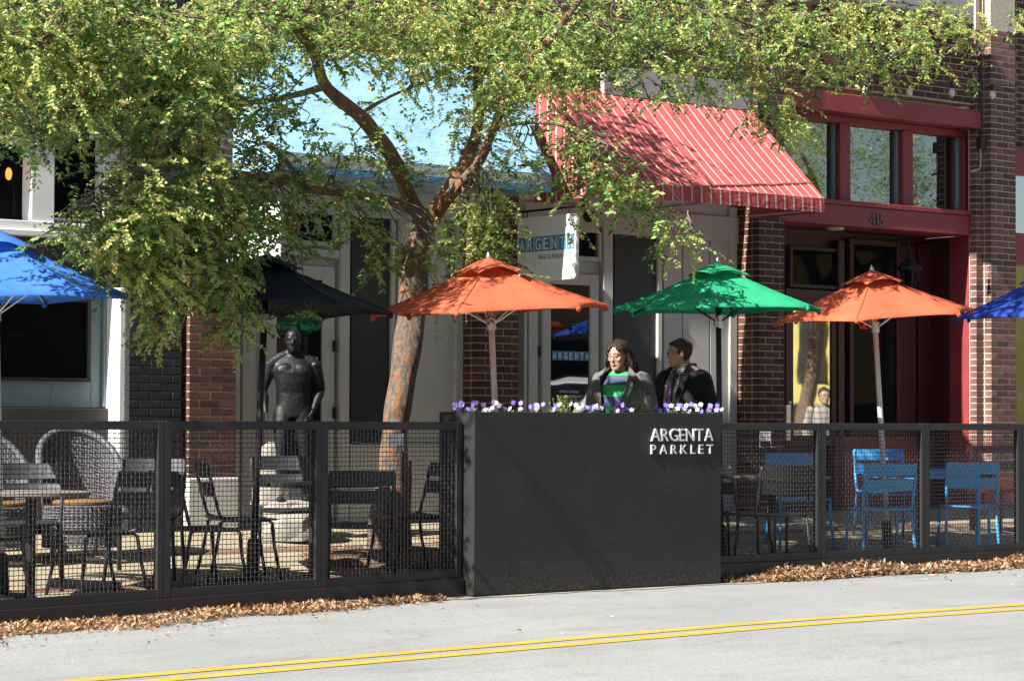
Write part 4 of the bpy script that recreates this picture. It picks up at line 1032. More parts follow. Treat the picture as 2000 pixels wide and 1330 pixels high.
# ================================================================== THE STREET TREE
def bark_mat(sh=(0, 0)):
    m, nt, b = nodes('mottled_bark'); src = tc(nt, (1, 1, .42)); n = noise(nt, src, 22, 7, .72); n2 = noise(nt, src, 60, 6, .75); n3 = noise(nt, tc(nt, (1, 1, .3)), 4.0, 3)
    r = ramp(nt, [(.36 + sh[1] * .5, (.07, .056, .046)), (.52 + sh[1], (.15, .118, .09)), (.59 + sh[1], (.27, .095, .032)), (.72, (.32, .125, .045))]); nt.links.new(n.outputs[0], r.inputs[0])
    r2 = ramp(nt, [(.3, (.5, .5, .5)), (.6, (1.15, 1.15, 1.15))]); nt.links.new(n2.outputs[0], r2.inputs[0]); o = mixc(nt, 1.0, r.outputs[0], r2.outputs[0], 'MULTIPLY')
    nt.links.new(o, b.inputs['Base Color']); b.inputs['Roughness'].default_value = .85; bump(nt, b, n.outputs[0], 1.0, .03); return m
M['bark'] = bark_mat(); M['bark_limb'] = bark_mat((.02, -.05)); M['twig'] = pm('twig_bark', (.13, .10, .075), .8, .3, 20, .3, 60)
TY = 15.75
def limb_pts(lst, n=5):
    pts = [P(a, b_, Y) for a, b_, Y, r in lst]; rad = [r for *_, r in lst]; out = []; ro = []
    for i in range(len(pts) - 1):
        p0 = pts[max(i - 1, 0)]; p1 = pts[i]; p2 = pts[i + 1]; p3 = pts[min(i + 2, len(pts) - 1)]
        for k in range(n):
            t = k / n; t2, t3 = t * t, t * t * t
            out.append(.5 * ((2 * p1) + (p2 - p0) * t + (2 * p0 - 5 * p1 + 4 * p2 - p3) * t2 + (3 * p1 - p0 - 3 * p2 + p3) * t3)); ro.append(rad[i] * (1 - t) + rad[i + 1] * t)
    out.append(pts[-1]); ro.append(rad[-1]); return out, ro
def knobbly(mb, pts, rad, n, amp, seed):
    rs = random.Random(seed); ph = [rs.uniform(0, 6.28) for _ in range(6)]; rings = []; prev = None
    for i, p in enumerate(pts):
        t = (pts[min(i + 1, len(pts) - 1)] - pts[max(i - 1, 0)]).normalized()
        ref = prev if prev is not None else Vector((1, 0, 0)); a = (ref - t * ref.dot(t)).normalized(); b_ = t.cross(a); prev = a; ring = []
        for k in range(n):
            th = 2 * math.pi * k / n
            rr = rad[i] * (1 + amp * (math.sin(2 * th + ph[0] + i * .21) + .7 * math.sin(3 * th + ph[1] - i * .33) + .5 * math.sin(5 * th + ph[2] + i * .5)) + amp * .6 * math.sin(i * .9 + ph[3]))
            ring.append(p + a * math.cos(th) * rr + b_ * math.sin(th) * rr)
        rings.append(ring)
    mb.loft(rings, True)
tree = thing('street_tree', 'large leaning street tree with mottled orange bark and drooping yellow green foliage', 'tree', P(757, 1078, TY))
tk, tr_ = limb_pts([(752, 1092, TY, .19), (756, 1060, TY, .15), (761, 1000, TY, .132), (766, 900, TY, .118), (774, 820, TY, .108), (790, 720, TY, .109), (803, 620, TY, .110), (809, 540, TY, .114), (816, 480, TY, .106), (831, 432, TY, .098), (838, 415, TY, .06)], 6)
mb = MB(); knobbly(mb, tk, tr_, 18, .055, 3)
for (ax_, ay_, bx_, by_, r_) in ((742, 1090, 738, 930, .075), (788, 1088, 782, 900, .07)):   # fluted root buttresses
    q, r2 = limb_pts([(ax_, ay_, TY - .06, r_ * 1.2), ((ax_ + bx_) / 2, (ay_ + by_) / 2, TY - .05, r_), (bx_ + 12, by_, TY - .02, r_ * .7)], 5); knobbly(mb, q, r2, 10, .06, int(ax_))
for (kx, ky, s) in ((781, 498, .055), (820, 470, .04)): mb.ell(P(kx, ky, TY - .06), s, s, s * 1.6, 10, 8)
mb.build('trunk', M['bark'], tree, True)
LIMBS = [
 [(832, 440, TY, .085), (800, 392, TY - .1, .072), (785, 350, TY - .2, .066), (762, 300, TY - .3, .062), (728, 255, TY - .35, .058), (700, 225, TY - .4, .055), (655, 188, TY - .45, .052), (630, 158, TY - .5, .046), (612, 100, TY - .55, .043), (582, 60, TY - .6, .038), (560, 20, TY - .7, .032), (553, -60, TY - .8, .024)],
 [(836, 440, TY, .08), (868, 385, TY - .05, .066), (900, 335, TY - .05, .058), (925, 280, TY, .052), (936, 210, TY + .0, .046), (932, 130, TY + .05, .038), (940, 20, TY + .1, .03), (945, -80, TY + .1, .02)],
 [(845, 425, TY, .06), (885, 375, TY - .3, .05), (935, 318, TY - .6, .042), (965, 250, TY - .8, .036), (1000, 170, TY - .9, .032), (1065, 88, TY - 1.0, .034), (1125, 10, TY - 1.0, .03), (1180, -70, TY - 1.0, .02)],
 [(815, 415, TY, .05), (760, 392, TY - .25, .042), (690, 380, TY - .5, .036), (620, 372, TY - .8, .03), (540, 352, TY - 1.1, .024), (430, 330, TY - 1.4, .018), (330, 300, TY - 1.7, .012)],
 [(630, 170, TY - .5, .03), (580, 185, TY - .7, .024), (500, 200, TY - 1.0, .02), (380, 205, TY - 1.3, .017), (200, 215, TY - 1.6, .014), (20, 207, TY - 1.9, .010), (-120, 190, TY - 2, .006)],
 [(560, 25, TY - .7, .024), (440, 30, TY - 1.0, .02), (330, 30, TY - 1.2, .017), (180, 55, TY - 1.5, .014), (60, 95, TY - 1.7, .01), (-60, 140, TY - 1.9, .006)],
 [(612, 100, TY - .55, .025), (660, 115, TY - .3, .02), (700, 90, TY, .015), (760, 40, TY + .3, .01)],
 [(575, 20, TY - .65, .018), (630, 28, TY - .5, .015), (670, 40, TY - .4, .01)],
 [(936, 210, TY, .03), (1010, 175, TY - .3, .025), (1120, 150, TY - .6, .02), (1250, 120, TY - .8, .017), (1400, 80, TY - 1.0, .014), (1560, 40, TY - 1.1, .011), (1720, 10, TY - 1.2, .007)],
 [(932, 130, TY, .024), (1040, 60, TY + .1, .02), (1180, 10, TY + .2, .016), (1320, -40, TY + .3, .01)],
 [(965, 250, TY - .8, .018), (1040, 240, TY - 1.1, .014), (1110, 250, TY - 1.3, .011), (1200, 290, TY - 1.4, .008), (1290, 350, TY - 1.5, .005), (1350, 420, TY - 1.55, .003)],
 [(700, 225, TY - .4, .018), (760, 190, TY - .1, .014), (830, 160, TY + .1, .01), (890, 130, TY + .2, .006)],
 [(520, 280, TY - .4, .022), (545, 300, TY - .4, .02), (575, 335, TY - .35, .02), (600, 372, TY - .7, .024)],
 [(1180, -20, TY - 1.0, .02), (1350, 10, TY - 1.1, .016), (1500, 60, TY - 1.2, .012), (1640, 90, TY - 1.3, .008), (1760, 130, TY - 1.35, .004)],
 [(1350, 0, TY - 1.1, .014), (1550, -20, TY - 1.2, .011), (1720, 0, TY - 1.3, .009), (1850, 30, TY - 1.4, .006), (1910, 110, TY - 1.4, .003)],
 [(430, 330, TY - 1.4, .012), (380, 420, TY - 1.6, .009), (350, 520, TY - 1.7, .006), (325, 620, TY - 1.75, .003)],
 [(330, 300, TY - 1.7, .01), (240, 330, TY - 1.9, .007), (150, 400, TY - 2.0, .004), (90, 450, TY - 2.0, .002)],
]
SK = []
for i, l in enumerate(LIMBS):
    p, r = limb_pts(l, 6); mb = MB(); knobbly(mb, p, r, 10 if r[0] > .03 else 7, .05, 40 + i); mb.build('limb', M['bark_limb'] if i < 4 else M['twig'], tree, True)
    SK += [(q.x, q.y, q.z) for q in p]
SK = np.array(SK)
# crown: (px, py, Y, half width px, half height px, depth m, sprays, share of yellow seed sprays)
BL_ = [
 (90, 60, 14.3, 190, 110, .9, 560, .62), (300, 70, 14.4, 200, 110, .9, 560, .5), (480, 60, 14.9, 130, 110, .9, 340, .4), (120, 190, 14.0, 190, 75, .7, 330, .6), (330, 180, 14.2, 170, 90, .8, 380, .4),
 (490, 200, 14.8, 75, 130, .6, 150, .15), (30, 260, 14.0, 80, 60, .5, 60, .4), (150, 250, 13.9, 60, 40, .4, 22, .4), (-90, 120, 14.0, 140, 190, .9, 240, .5), (100, -90, 14.2, 260, 90, 1.0, 260, .5),
 (330, 330, 13.9, 120, 110, .55, 430, .62), (400, 420, 14.0, 110, 90, .5, 330, .5), (270, 430, 13.9, 110, 70, .45, 270, .6), (310, 530, 13.95, 60, 80, .35, 150, .65), (310, 620, 13.95, 32, 50, .2, 36, .6), (430, 530, 14.1, 70, 70, .4, 130, .45), (465, 620, 14.1, 32, 50, .2, 34, .45),
 (150, 450, 13.85, 75, 28, .3, 50, .6), (220, 500, 13.9, 60, 40, .3, 60, .6), (170, 340, 13.85, 60, 50, .3, 5, .1), (490, 420, 14.4, 60, 100, .5, 130, .2), (520, 330, 14.7, 60, 80, .5, 60, .15), (560, 400, 14.8, 70, 60, .5, 44, .1),
 (660, 50, 15.3, 130, 90, .8, 280, .5), (800, 50, 15.4, 150, 90, .9, 420, .68), (870, 110, 15.95, 110, 70, .35, 150, .68), (960, 60, 15.9, 130, 100, .5, 380, .6), (780, 130, 15.5, 120, 40, .5, 34, .35), (700, -80, 15.3, 300, 90, 1.1, 240, .5),
 (760, 240, 15.6, 130, 80, .6, 56, .12), (640, 300, 15.1, 110, 60, .5, 42, .1), (660, 370, 15.0, 90, 50, .5, 70, .12), (780, 330, 15.5, 70, 50, .4, 26, .12), (570, 230, 15.0, 60, 90, .4, 24, .08), (700, 460, 15.0, 50, 55, .4, 16, .2), (740, 490, 15.1, 45, 50, .3, 22, .25), (590, 610, 14.4, 30, 35, .2, 7, .1), (560, 480, 14.6, 50, 50, .4, 22, .2),
 (930, 230, 15.95, 55, 90, .3, 80, .5), (985, 190, 14.75, 55, 70, .3, 110, .6), (930, 340, 15.9, 50, 60, .25, 65, .4), (955, 420, 14.9, 42, 60, .35, 105, .6), (950, 490, 14.8, 40, 45, .25, 42, .5), (1000, 310, 14.8, 45, 45, .3, 16, .3), (870, 480, 15.0, 40, 60, .3, 34, .2), (860, 560, 15.0, 30, 35, .2, 8, .2), (985, 560, 14.2, 8, 60, .08, 3, .4),
 (1080, 60, 15.0, 120, 90, .8, 300, .45), (1220, 60, 14.9, 130, 90, .8, 300, .3), (1340, 60, 14.8, 110, 90, .8, 260, .4), (1460, 60, 14.7, 100, 100, .7, 250, .5), (1100, 150, 14.9, 100, 50, .5, 120, .4), (1250, 150, 14.8, 110, 40, .5, 60, .25), (1400, 150, 14.7, 80, 45, .4, 60, .4), (1490, 190, 14.65, 60, 60, .4, 62, .55), (1540, 230, 14.6, 45, 40, .3, 32, .6), (1250, -80, 14.9, 350, 80, .9, 240, .4),
 (1130, 250, 14.5, 90, 60, .5, 66, .25), (1090, 315, 14.5, 60, 50, .4, 24, .2), (1180, 340, 14.4, 80, 50, .4, 85, .15), (1240, 370, 14.35, 70, 45, .35, 80, .15), (1270, 300, 14.3, 60, 40, .3, 18, .15), (1130, 380, 14.4, 40, 30, .3, 10, .25), (1112, 450, 14.4, 8, 40, .1, 3, .3), (1300, 430, 14.3, 50, 35, .25, 32, .5), (1340, 470, 14.25, 50, 35, .25, 26, .5), (1280, 480, 14.3, 20, 30, .1, 6, .3), (1430, 495, 14.2, 25, 10, .1, 3, .4), (1380, 240, 14.4, 8, 50, .1, 3, .1), (1330, 170, 14.6, 60, 25, .3, 20, .2),
 (1580, 40, 14.5, 80, 70, .6, 150, .5), (1690, 50, 14.45, 80, 60, .5, 130, .6), (1800, 50, 14.4, 70, 55, .5, 105, .6), (1880, 40, 14.4, 50, 45, .4, 55, .55), (1600, 130, 14.5, 60, 40, .4, 60, .5), (1700, 120, 14.45, 60, 35, .35, 45, .5), (1800, 110, 14.4, 50, 30, .3, 26, .5), (1650, -80, 14.5, 300, 70, .8, 160, .5), (1985, 20, 14.3, 25, 25, .2, 10, .5), (1720, 170, 14.45, 25, 30, .15, 7, .5), (1895, 110, 14.4, 12, 50, .1, 7, .3),
 (1000, -50, 16.3, 110, 60, .5, 130, .3), (880, -150, 16.4, 120, 60, .5, 110, .3), (640, -70, 14.2, 190, 70, .4, 120, .4), (780, -150, 14.2, 150, 60, .4, 90, .4), (1090, 90, 16.2, 70, 50, .35, 60, .3),  # extra sprays, mostly out of view, added to shade the awning and orange umbrella
]
Ppos = []; Pdir = []; Pnor = []; Plen = []; Pwid = []; Pcol = []; TW = MB(); BR = MB()
GREENS = np.array([[.11, .22, .05], [.165, .295, .065], [.23, .37, .085], [.07, .155, .045]]); YEL = np.array([[.40, .45, .11], [.50, .53, .17], [.32, .42, .10], [.55, .53, .22]])
GAPS = [(P(1200, 692, 15.55), .30), (P(1520, 575, 14.5), .30), (P(1430, 590, 14.4), .16), (P(1690, 590, 14.2), .08), (P(915, 960, 13.65), .30), (P(1120, 480, 16.3), .2), (P(530, 440, 16.5), .22), (P(1720, 930, 14.5), .2), (P(1890, 920, 14.6), .25), (P(560, 1060, 14.6), .2)]  # leaf-free tubes towards the sun, cut into the crown so light reaches these spots
def in_gap(p):
    for c, r in GAPS:
        v = p - c; s = -SUN_D; k = v.dot(s)
        if k > 0 and (v - s * k).length < r: return True
    return False
def sprays(blobs, twig_mb, br_mb, SK, scale=1.0):
    for (bx, by, bY, hw, hh, dep, cnt, yel) in blobs:
        cnt = max(2, int(cnt * scale * (.72 if cnt > 40 else 1) * (.82 if bx > 1000 and by < 170 else 1)))
        for s in range(cnt):
            while True:
                a, b_, c = random.uniform(-1, 1), random.uniform(-1, 1), random.uniform(-1, 1)
                if a * a + b_ * b_ + c * c < 1: break
            p = P(bx + a * hw, by + b_ * hh, bY + c * dep); p0 = Vector(p)
            if in_gap(p): continue
            d = Vector((random.gauss(0, 1), random.gauss(0, 1), random.gauss(-.15, .55))).normalized()
            isy = random.random() < yel; nl = random.randint(12, 19); ln = random.uniform(.16, .34); seg = 5
            pts = [p]; 
            for k in range(seg):
                d = (d + Vector((random.gauss(0, .18), random.gauss(0, .18), -.16 + random.gauss(0, .1)))).normalized(); p = p + d * (ln / seg); pts.append(p)
            if random.random() < .35: twig_mb.tube(pts, [.0028, .0024, .002, .0016, .0012, .0007], 3, False)
            if br_mb is not None and random.random() < .15:
                j = np.argmin(((SK - np.array(p0)) ** 2).sum(1)); q = Vector(SK[j]); dist = (q - p0).length
                if dist < 1.3 and not in_gap(q.lerp(p0, .5) + Vector((0, 0, .1))):
                    m = q.lerp(p0, .5) + Vector((random.gauss(0, .06), random.gauss(0, .06), .10 * dist + random.gauss(0, .03)))
                    m2 = q.lerp(p0, .25) + Vector((random.gauss(0, .04), random.gauss(0, .04), .08 * dist)); br_mb.tube([q, m2, m, m.lerp(p0, .55) + Vector((random.gauss(0, .03), 0, .02)), p0], [.0085, .007, .0055, .004, .0028], 4, False)
            cb = YEL[random.randrange(4)] * random.uniform(.75, 1.2) if isy else GREENS[random.randrange(4)] * random.uniform(.75, 1.35)
            for k in range(nl):
                f = (k + .5) / nl * seg; i = min(int(f), seg - 1); q = pts[i].lerp(pts[i + 1], f - i); td = (pts[i + 1] - pts[i]).normalized()
                sd = td.cross(Vector((0, 0, 1))); sd = sd.normalized() if sd.length > 1e-3 else Vector((1, 0, 0))
                ld = (td * .65 + sd * (1 if k % 2 else -1) * .8 + Vector((random.gauss(0, .25), random.gauss(0, .25), random.gauss(-.1, .25)))).normalized()
                nn = Vector((random.gauss(-.4, .6), random.gauss(-.3, .6), random.gauss(.6, .4))); nn = (nn - ld * nn.dot(ld)).normalized()
                c_ = cb if random.random() > .12 else (YEL[random.randrange(4)] if random.random() < .8 else np.array([.30, .10, .04]))
                Ppos.append(q); Pdir.append(ld); Pnor.append(nn); l = random.uniform(.034, .057) * (.85 if isy else 1); Plen.append(l); Pwid.append(l * random.uniform(.44, .58)); Pcol.append(c_ * random.uniform(.85, 1.15))
                if isy and random.random() < .8:      # clusters of small winged seeds
                    for e in range(3):
                        v = Vector((random.gauss(0, 1), random.gauss(0, 1), random.gauss(0, 1))).normalized(); n2 = v.orthogonal().normalized()
                        Ppos.append(q + v * .006); Pdir.append(v); Pnor.append(n2); Plen.append(.018); Pwid.append(.014); Pcol.append(YEL[random.randrange(4)] * random.uniform(.9, 1.3))
sprays(BL_, TW, BR, SK)
def flush(parent, mat=None, name='crown'):
    o = leaf_cloud(name, np.array([tuple(v) for v in Ppos]), np.array([tuple(v) for v in Pdir]), np.array([tuple(v) for v in Pnor]), np.array(Plen), np.array(Pwid), np.array(Pcol), M['leaf'], parent, .22, .1, kind='stuff')
    for l in (Ppos, Pdir, Pnor, Plen, Pwid, Pcol): l.clear()
    return o
flush(tree); TW.build('twigs', M['twig'], tree, False, kind='stuff'); BR.build('branchlets', M['twig'], tree, True, kind='stuff')
root_fix(tree)
# mulch bed round the trunk
mb = MB(); c0 = P(770, 1085, 15.55); n = 40; rs = []
for i, (r, z) in enumerate(((.0, .07), (.3, .065), (.55, .04), (.75, .003))): rs.append([(c0.x + 1.05 * r * math.cos(2 * math.pi * k / n) * (1 + .06 * math.sin(k * 1.7)), c0.y + .62 * r * math.sin(2 * math.pi * k / n), zg(c0.y + .62 * r * math.sin(2 * math.pi * k / n)) + z + .006 * math.sin(k * 2.3 + i)) for k in range(n)])
mb.loft(rs, False); mb.build('mulch_bed', M['mulch'], None, True, kind='structure')
n = 2200; a = RNG.uniform(0, 6.28, n); r = np.sqrt(RNG.random(n)) * .8
x = c0.x + 1.05 * r * np.cos(a); y = c0.y + .62 * r * np.sin(a); z = np.array([zg(v) for v in y]) + .07 * (1 - r / .8) + .008 + RNG.random(n) * .01
d = unit(np.stack([RNG.normal(size=n), RNG.normal(size=n), RNG.normal(0, .2, n)], 1)); nn = unit(np.stack([RNG.normal(0, .3, n), RNG.normal(0, .3, n), np.ones(n)], 1)); nn = unit(nn - d * (nn * d).sum(1)[:, None])
cc = np.array([[.30, .17, .08], [.16, .09, .05], [.42, .30, .17]])[RNG.choice(3, n)] * RNG.uniform(.7, 1.2, (n, 1)); ln = RNG.uniform(.02, .05, n)
tag(leaf_cloud('bark_chips', np.stack([x, y, z], 1), d, nn, ln, ln * .35, cc, M['litter'], None, .1, .1, kind='stuff'), 'brown bark chips and dry leaves round the tree foot', 'mulch')
# ================================================================== PEOPLE
M['skin'] = pm('skin', (.43, .255, .195), .5, .06, 20, .05, 200); M['lip'] = pm('lip', (.36, .14, .12), .4, .05, 20)
M['hair_d'] = pm('dark_brown_hair', (.026, .015, .010), .62, .5, 60, .3, 120, spec=.25); M['hair_b'] = pm('brown_hair', (.050, .027, .016), .62, .5, 60, .4, 120, spec=.25)
M['eyeball'] = pm('eye_white', (.7, .68, .65), .2, .02, 5); M['iris'] = pm('iris', (.02, .012, .008), .2, .05, 5)
M['coat'] = pm('grey_wool', (.105, .105, .105), .95, .2, 40, .35, 260); M['blazer'] = pm('black_wool', (.011, .011, .014), .9, .2, 30, .2, 200)
M['trouser'] = pm('dark_trousers', (.02, .02, .026), .9, .2, 20, .2, 150); M['shoe'] = pm('black_leather', (.015, .013, .012), .35, .2, 20); M['button'] = pm('grey_button', (.25, .25, .27), .3, .1, 20)
def stripes_mat():
    m, nt, b = nodes('striped_knit'); t = nt.nodes.new('ShaderNodeTexCoord'); s = nt.nodes.new('ShaderNodeSeparateXYZ'); nt.links.new(t.outputs['Object'], s.inputs[0])
    a = nt.nodes.new('ShaderNodeMath'); a.operation = 'MULTIPLY_ADD'; a.inputs[1].default_value = 5.3; a.inputs[2].default_value = -.07; nt.links.new(s.outputs[2], a.inputs[0])
    f = nt.nodes.new('ShaderNodeMath'); f.operation = 'FRACT'; nt.links.new(a.outputs[0], f.inputs[0]); r = ramp(nt, [(.47, (.062, .075, .14)), (.5, (.035, .40, .13))]); r.color_ramp.interpolation = 'CONSTANT'
    nt.links.new(f.outputs[0], r.inputs[0]); nt.links.new(r.outputs[0], b.inputs['Base Color']); b.inputs['Roughness'].default_value = .9
    n = noise(nt, tc(nt), 260, 2); bump(nt, b, n.outputs[0], .4, .004); return m
M['knit'] = stripes_mat(); M['greenknit'] = pm('green_knit', (.035, .40, .13), .9, .1, 60, .3, 260)
def check_mat(name, c0, c1, sc, c2=None):
    m, nt, b = nodes(name); t = nt.nodes.new('ShaderNodeTexCoord'); s = nt.nodes.new('ShaderNodeSeparateXYZ'); nt.links.new(t.outputs['Object'], s.inputs[0]); outs = []
    for k in (0, 2):
        a = nt.nodes.new('ShaderNodeMath'); a.operation = 'MULTIPLY'; a.inputs[1].default_value = sc; nt.links.new(s.outputs[k], a.inputs[0]); f = nt.nodes.new('ShaderNodeMath'); f.operation = 'FRACT'; nt.links.new(a.outputs[0], f.inputs[0])
        r = ramp(nt, [(.62, c0), (.66, c1)]); r.color_ramp.interpolation = 'CONSTANT'; nt.links.new(f.outputs[0], r.inputs[0]); outs.append(r.outputs[0])
    nt.links.new(mixc(nt, .5, outs[0], outs[1]), b.inputs['Base Color']); b.inputs['Roughness'].default_value = .85; return m
M['checkshirt'] = check_mat('checked_shirt', (.045, .045, .05), (.62, .62, .62), 55); M['flannel'] = check_mat('plaid_flannel', (.36, .30, .24), (.08, .10, .14), 11)
M['tie'] = pm('purple_tie', (.085, .030, .115), .5, .5, 45, .2, 150); M['spec'] = pm('spectacle_frame', (.03, .03, .03), .3, .1, 20)
HR = [(-.118, .020, .022, -.060), (-.106, .038, .040, -.048), (-.082, .052, .062, -.028), (-.05, .062, .078, -.010), (-.01, .070, .092, 0), (.03, .075, .098, .005), (.065, .073, .096, .008), (.095, .058, .078, .010), (.113, .034, .048, .012), (.120, .010, .014, .012)]
def ring(cx, cy, cz, rx, ry, n=24, p=2.0):
    out = []
    for k in range(n):
        a = 2 * math.pi * k / n; c, s = math.cos(a), math.sin(a); e = 2 / p
        out.append(Vector((cx + rx * math.copysign(abs(c) ** e, c), cy + ry * math.copysign(abs(s) ** e, s), cz)))
    return out
def head_M(hc, yaw, pitch): return Matrix.Translation(hc) @ Matrix.Rotation(yaw, 4, 'Z') @ Matrix.Rotation(pitch, 4, 'X')
def add_tf(mb, sub, T): mb.add([T @ Vector(v) for v in sub.v], sub.f)
def body_shape(pose, hc, hy, hp, muscle=1.0, female=False):
    mb = MB(); m = muscle
    T = [(.84, .150, .105, .005), (.92, .165, .115, .01), (1.00, .150, .105, .0), (1.08, .135 * m, .098, -.005), (1.18, .150 * m, .108 * m, -.005), (1.28, .172 * m, .118 * m, 0), (1.36, .170 * m, .102, .01), (1.41, .13, .08, .015), (1.44, .075, .065, .018), (1.50, .056, .058, .012), (1.55, .054, .056, .0)]
    mb.loft([ring(0, c, z, rx, ry, 24, 2.3) for z, rx, ry, c in T])
    if muscle > 1:
        for s in (-1, 1): mb.ell((s * .078, -.072, 1.295), .095, .056, .07, 12, 8); mb.tube([(s * .03, .02, 1.47), (s * .12, .015, 1.42), (s * .2, .01, 1.375)], [.045, .055, .058], 10)
        for s in (-1, 1):
            for z in (1.04, 1.10, 1.16): mb.ell((s * .035, -.088, z), .034, .018, .030, 8, 6)
    for s, k in ((-1, 'L'), (1, 'R')):
        sh, elb, wr = [Vector(v) for v in pose['arm' + k]]
        mb.tube([sh + (sh - elb).normalized() * .02, sh.lerp(elb, .25), sh.lerp(elb, .55), elb, elb.lerp(wr, .3), elb.lerp(wr, .7), wr], [(.060 if muscle > 1.1 else .028) * m, .056 * m, .049 * m, .041, .043 * m, .034, .027], 14)
        mb.ell(sh + Vector((0, 0, -.012)), *((.064, .066, .072) if muscle > 1.1 else (.036, .036, .036)), 12, 8)
        d = (wr - elb).normalized(); side = d.cross(Vector((1, 0, 0))); side = side.normalized() if side.length > .1 else Vector((0, 1, 0)); nrm = d.cross(side)
        pal = wr + d * .05; Mx = Matrix((side, nrm, d)).transposed(); mb.ell(pal, .040, .016, .052, 12, 8, Mx)
        for i, (o_, l) in enumerate(((-.028, .062), (-.010, .074), (.010, .070), (.027, .055))):
            b0 = pal + side * o_ + d * .035; c1 = b0 + d * l * .5 + nrm * (.010 * s); c2 = b0 + d * l * .92 + nrm * (.032 * s); mb.tube([b0, c1, c2], [.0095, .009, .0075], 8)
        th = pal - side * .036 - d * .012; mb.tube([th, th - side * .022 + d * .03 + nrm * .01 * s, th - side * .022 + d * .058 + nrm * .02 * s], [.012, .0105, .009], 8)
        hip, kn, an = [Vector(v) for v in pose['leg' + k]]
        mb.tube([hip + Vector((0, .01, .09)), hip + Vector((0, 0, .03)), hip + Vector((0, 0, -.04)), hip.lerp(kn, .3), hip.lerp(kn, .7), kn, kn.lerp(an, .28), kn.lerp(an, .65), an], [.045, .072 * m, .086 * m, .084 * m, .066 * m, .055, .058 * m, .042, .034], 16)
        mb.ell(an + Vector((0, -.07, -.05)), .042, .125, .038, 12, 8)
    hb = MB(); hb.loft([ring(0, c, z, rx, ry, 24, 2.2) for z, rx, ry, c in HR])
    hb.tube([(0, -.088, .020), (0, -.099, -.010), (0, -.107, -.030)], [.007, .0095, .0115], 8); hb.ell((0, -.100, -.033), .016, .011, .009, 10, 6)
    for s in (-1, 1): hb.ell((s * .030, -.086, .026), .026, .010, .008, 10, 6); hb.ell((s * .042, -.066, -.022), .022, .018, .018, 10, 6); hb.ell((s * .075, .012, -.006), .010, .019, .031, 10, 8)
    hb.ell((0, -.083, -.060), .024, .012, .006, 10, 6); hb.ell((0, -.082, -.071), .020, .012, .007, 10, 6); hb.ell((0, -.074, -.100), .022, .018, .016, 10, 6)
    Hm = head_M(hc, hy, hp); add_tf(mb, hb, Hm)
    nb = MB(); a = Vector((0, .015, 1.45)); b_ = Hm @ Vector((0, .02, -.05)); nb.tube([a, a.lerp(b_, .5), b_], [.062, .056, .056] if not female else [.056, .049, .05], 14); mb.add(nb.v, nb.f)
    return mb, Hm
def remeshed(mb, name, mat, parent, vox=.0065, sm=3):
    o = mb.build('tmp', mat, None); md = o.modifiers.new('r', 'REMESH'); md.mode = 'VOXEL'; md.voxel_size = vox; md.use_smooth_shade = True
    s = o.modifiers.new('s', 'SMOOTH'); s.iterations = sm; s.factor = .5
    dg = bpy.context.evaluated_depsgraph_get(); me = bpy.data.meshes.new_from_object(o.evaluated_get(dg)); bpy.data.objects.remove(o); me.name = name
    if not me.materials: me.materials.append(mat)
    me.polygons.foreach_set('use_smooth', [True] * len(me.polygons)); ob = bpy.data.objects.new(name, me); C.objects.link(ob); ob.parent = parent; return ob
def hair_cap(Hm, keep, mat, parent, amp=.004, grow=1.0, seed=1):
    nu, nv = 110, 80; rs = random.Random(seed); vs = []; off = .010 * grow
    zs = [h[0] for h in HR]
    for i in range(nv + 1):
        f = i / nv; z = .134 - .245 * (1 - math.cos(f * math.pi / 2)) if f < .4 else None
        z = .1305 - .0065 * (f / .06) ** 2 if f < .06 else .124 - .225 * (f - .06) / .94
        zz = min(z, .1195); rx = np.interp(zz, zs, [h[1] for h in HR]) + off; ry = np.interp(zz, zs, [h[2] for h in HR]) + off; cy = np.interp(zz, zs, [h[3] for h in HR])
        if f < .06: rx *= .15 + .85 * f / .06; ry *= .15 + .85 * f / .06
        for j in range(nu):
            a = 2 * math.pi * j / nu; c, s_ = math.cos(a), math.sin(a); e = 2 / 2.2
            w = amp * (math.sin(13 * a + 40 * z) + .7 * math.sin(29 * a - 90 * z + 1) + .8 * rs.uniform(-1, 1))
            vs.append(Vector(((rx + w) * math.copysign(abs(c) ** e, c), cy + (ry + w) * math.copysign(abs(s_) ** e, s_), z)))
    fs = []
    for i in range(nv):
        for j in range(nu):
            q = (i * nu + j, (i + 1) * nu + j, (i + 1) * nu + (j + 1) % nu, i * nu + (j + 1) % nu); c = sum((vs[k] for k in q), Vector()) / 4
            if keep(c): fs.append(q)
    o = MB().add([Hm @ v for v in vs], fs).build('hair', mat, parent, True); sd = o.modifiers.new('s', 'SOLIDIFY'); sd.thickness = .010; sd.offset = -1; return o
def shell(rings, mat, name, parent, gap, thick=.008, n=40, p=2.4):
    """garment wrapped round the body and open at the front; gap = half opening angle for each ring"""
    rr = []
    for (z, rx, ry, cy), g in zip(rings, gap):
        r_ = []
        for k in range(n + 1):
            a = -math.pi / 2 + g + (2 * math.pi - 2 * g) * k / n; c, s = math.cos(a), math.sin(a); e = 2 / p
            wob = 1 + .012 * math.sin(a * 6 + z * 14) + .008 * math.sin(a * 11 - z * 9)
            r_.append(Vector((rx * wob * math.copysign(abs(c) ** e, c), cy + ry * wob * math.copysign(abs(s) ** e, s), z)))
        rr.append(r_)
    o = MB().loft(rr, False, False).build(name, mat, parent, True); sd = o.modifiers.new('s', 'SOLIDIFY'); sd.thickness = thick; sd.offset = 0; return o
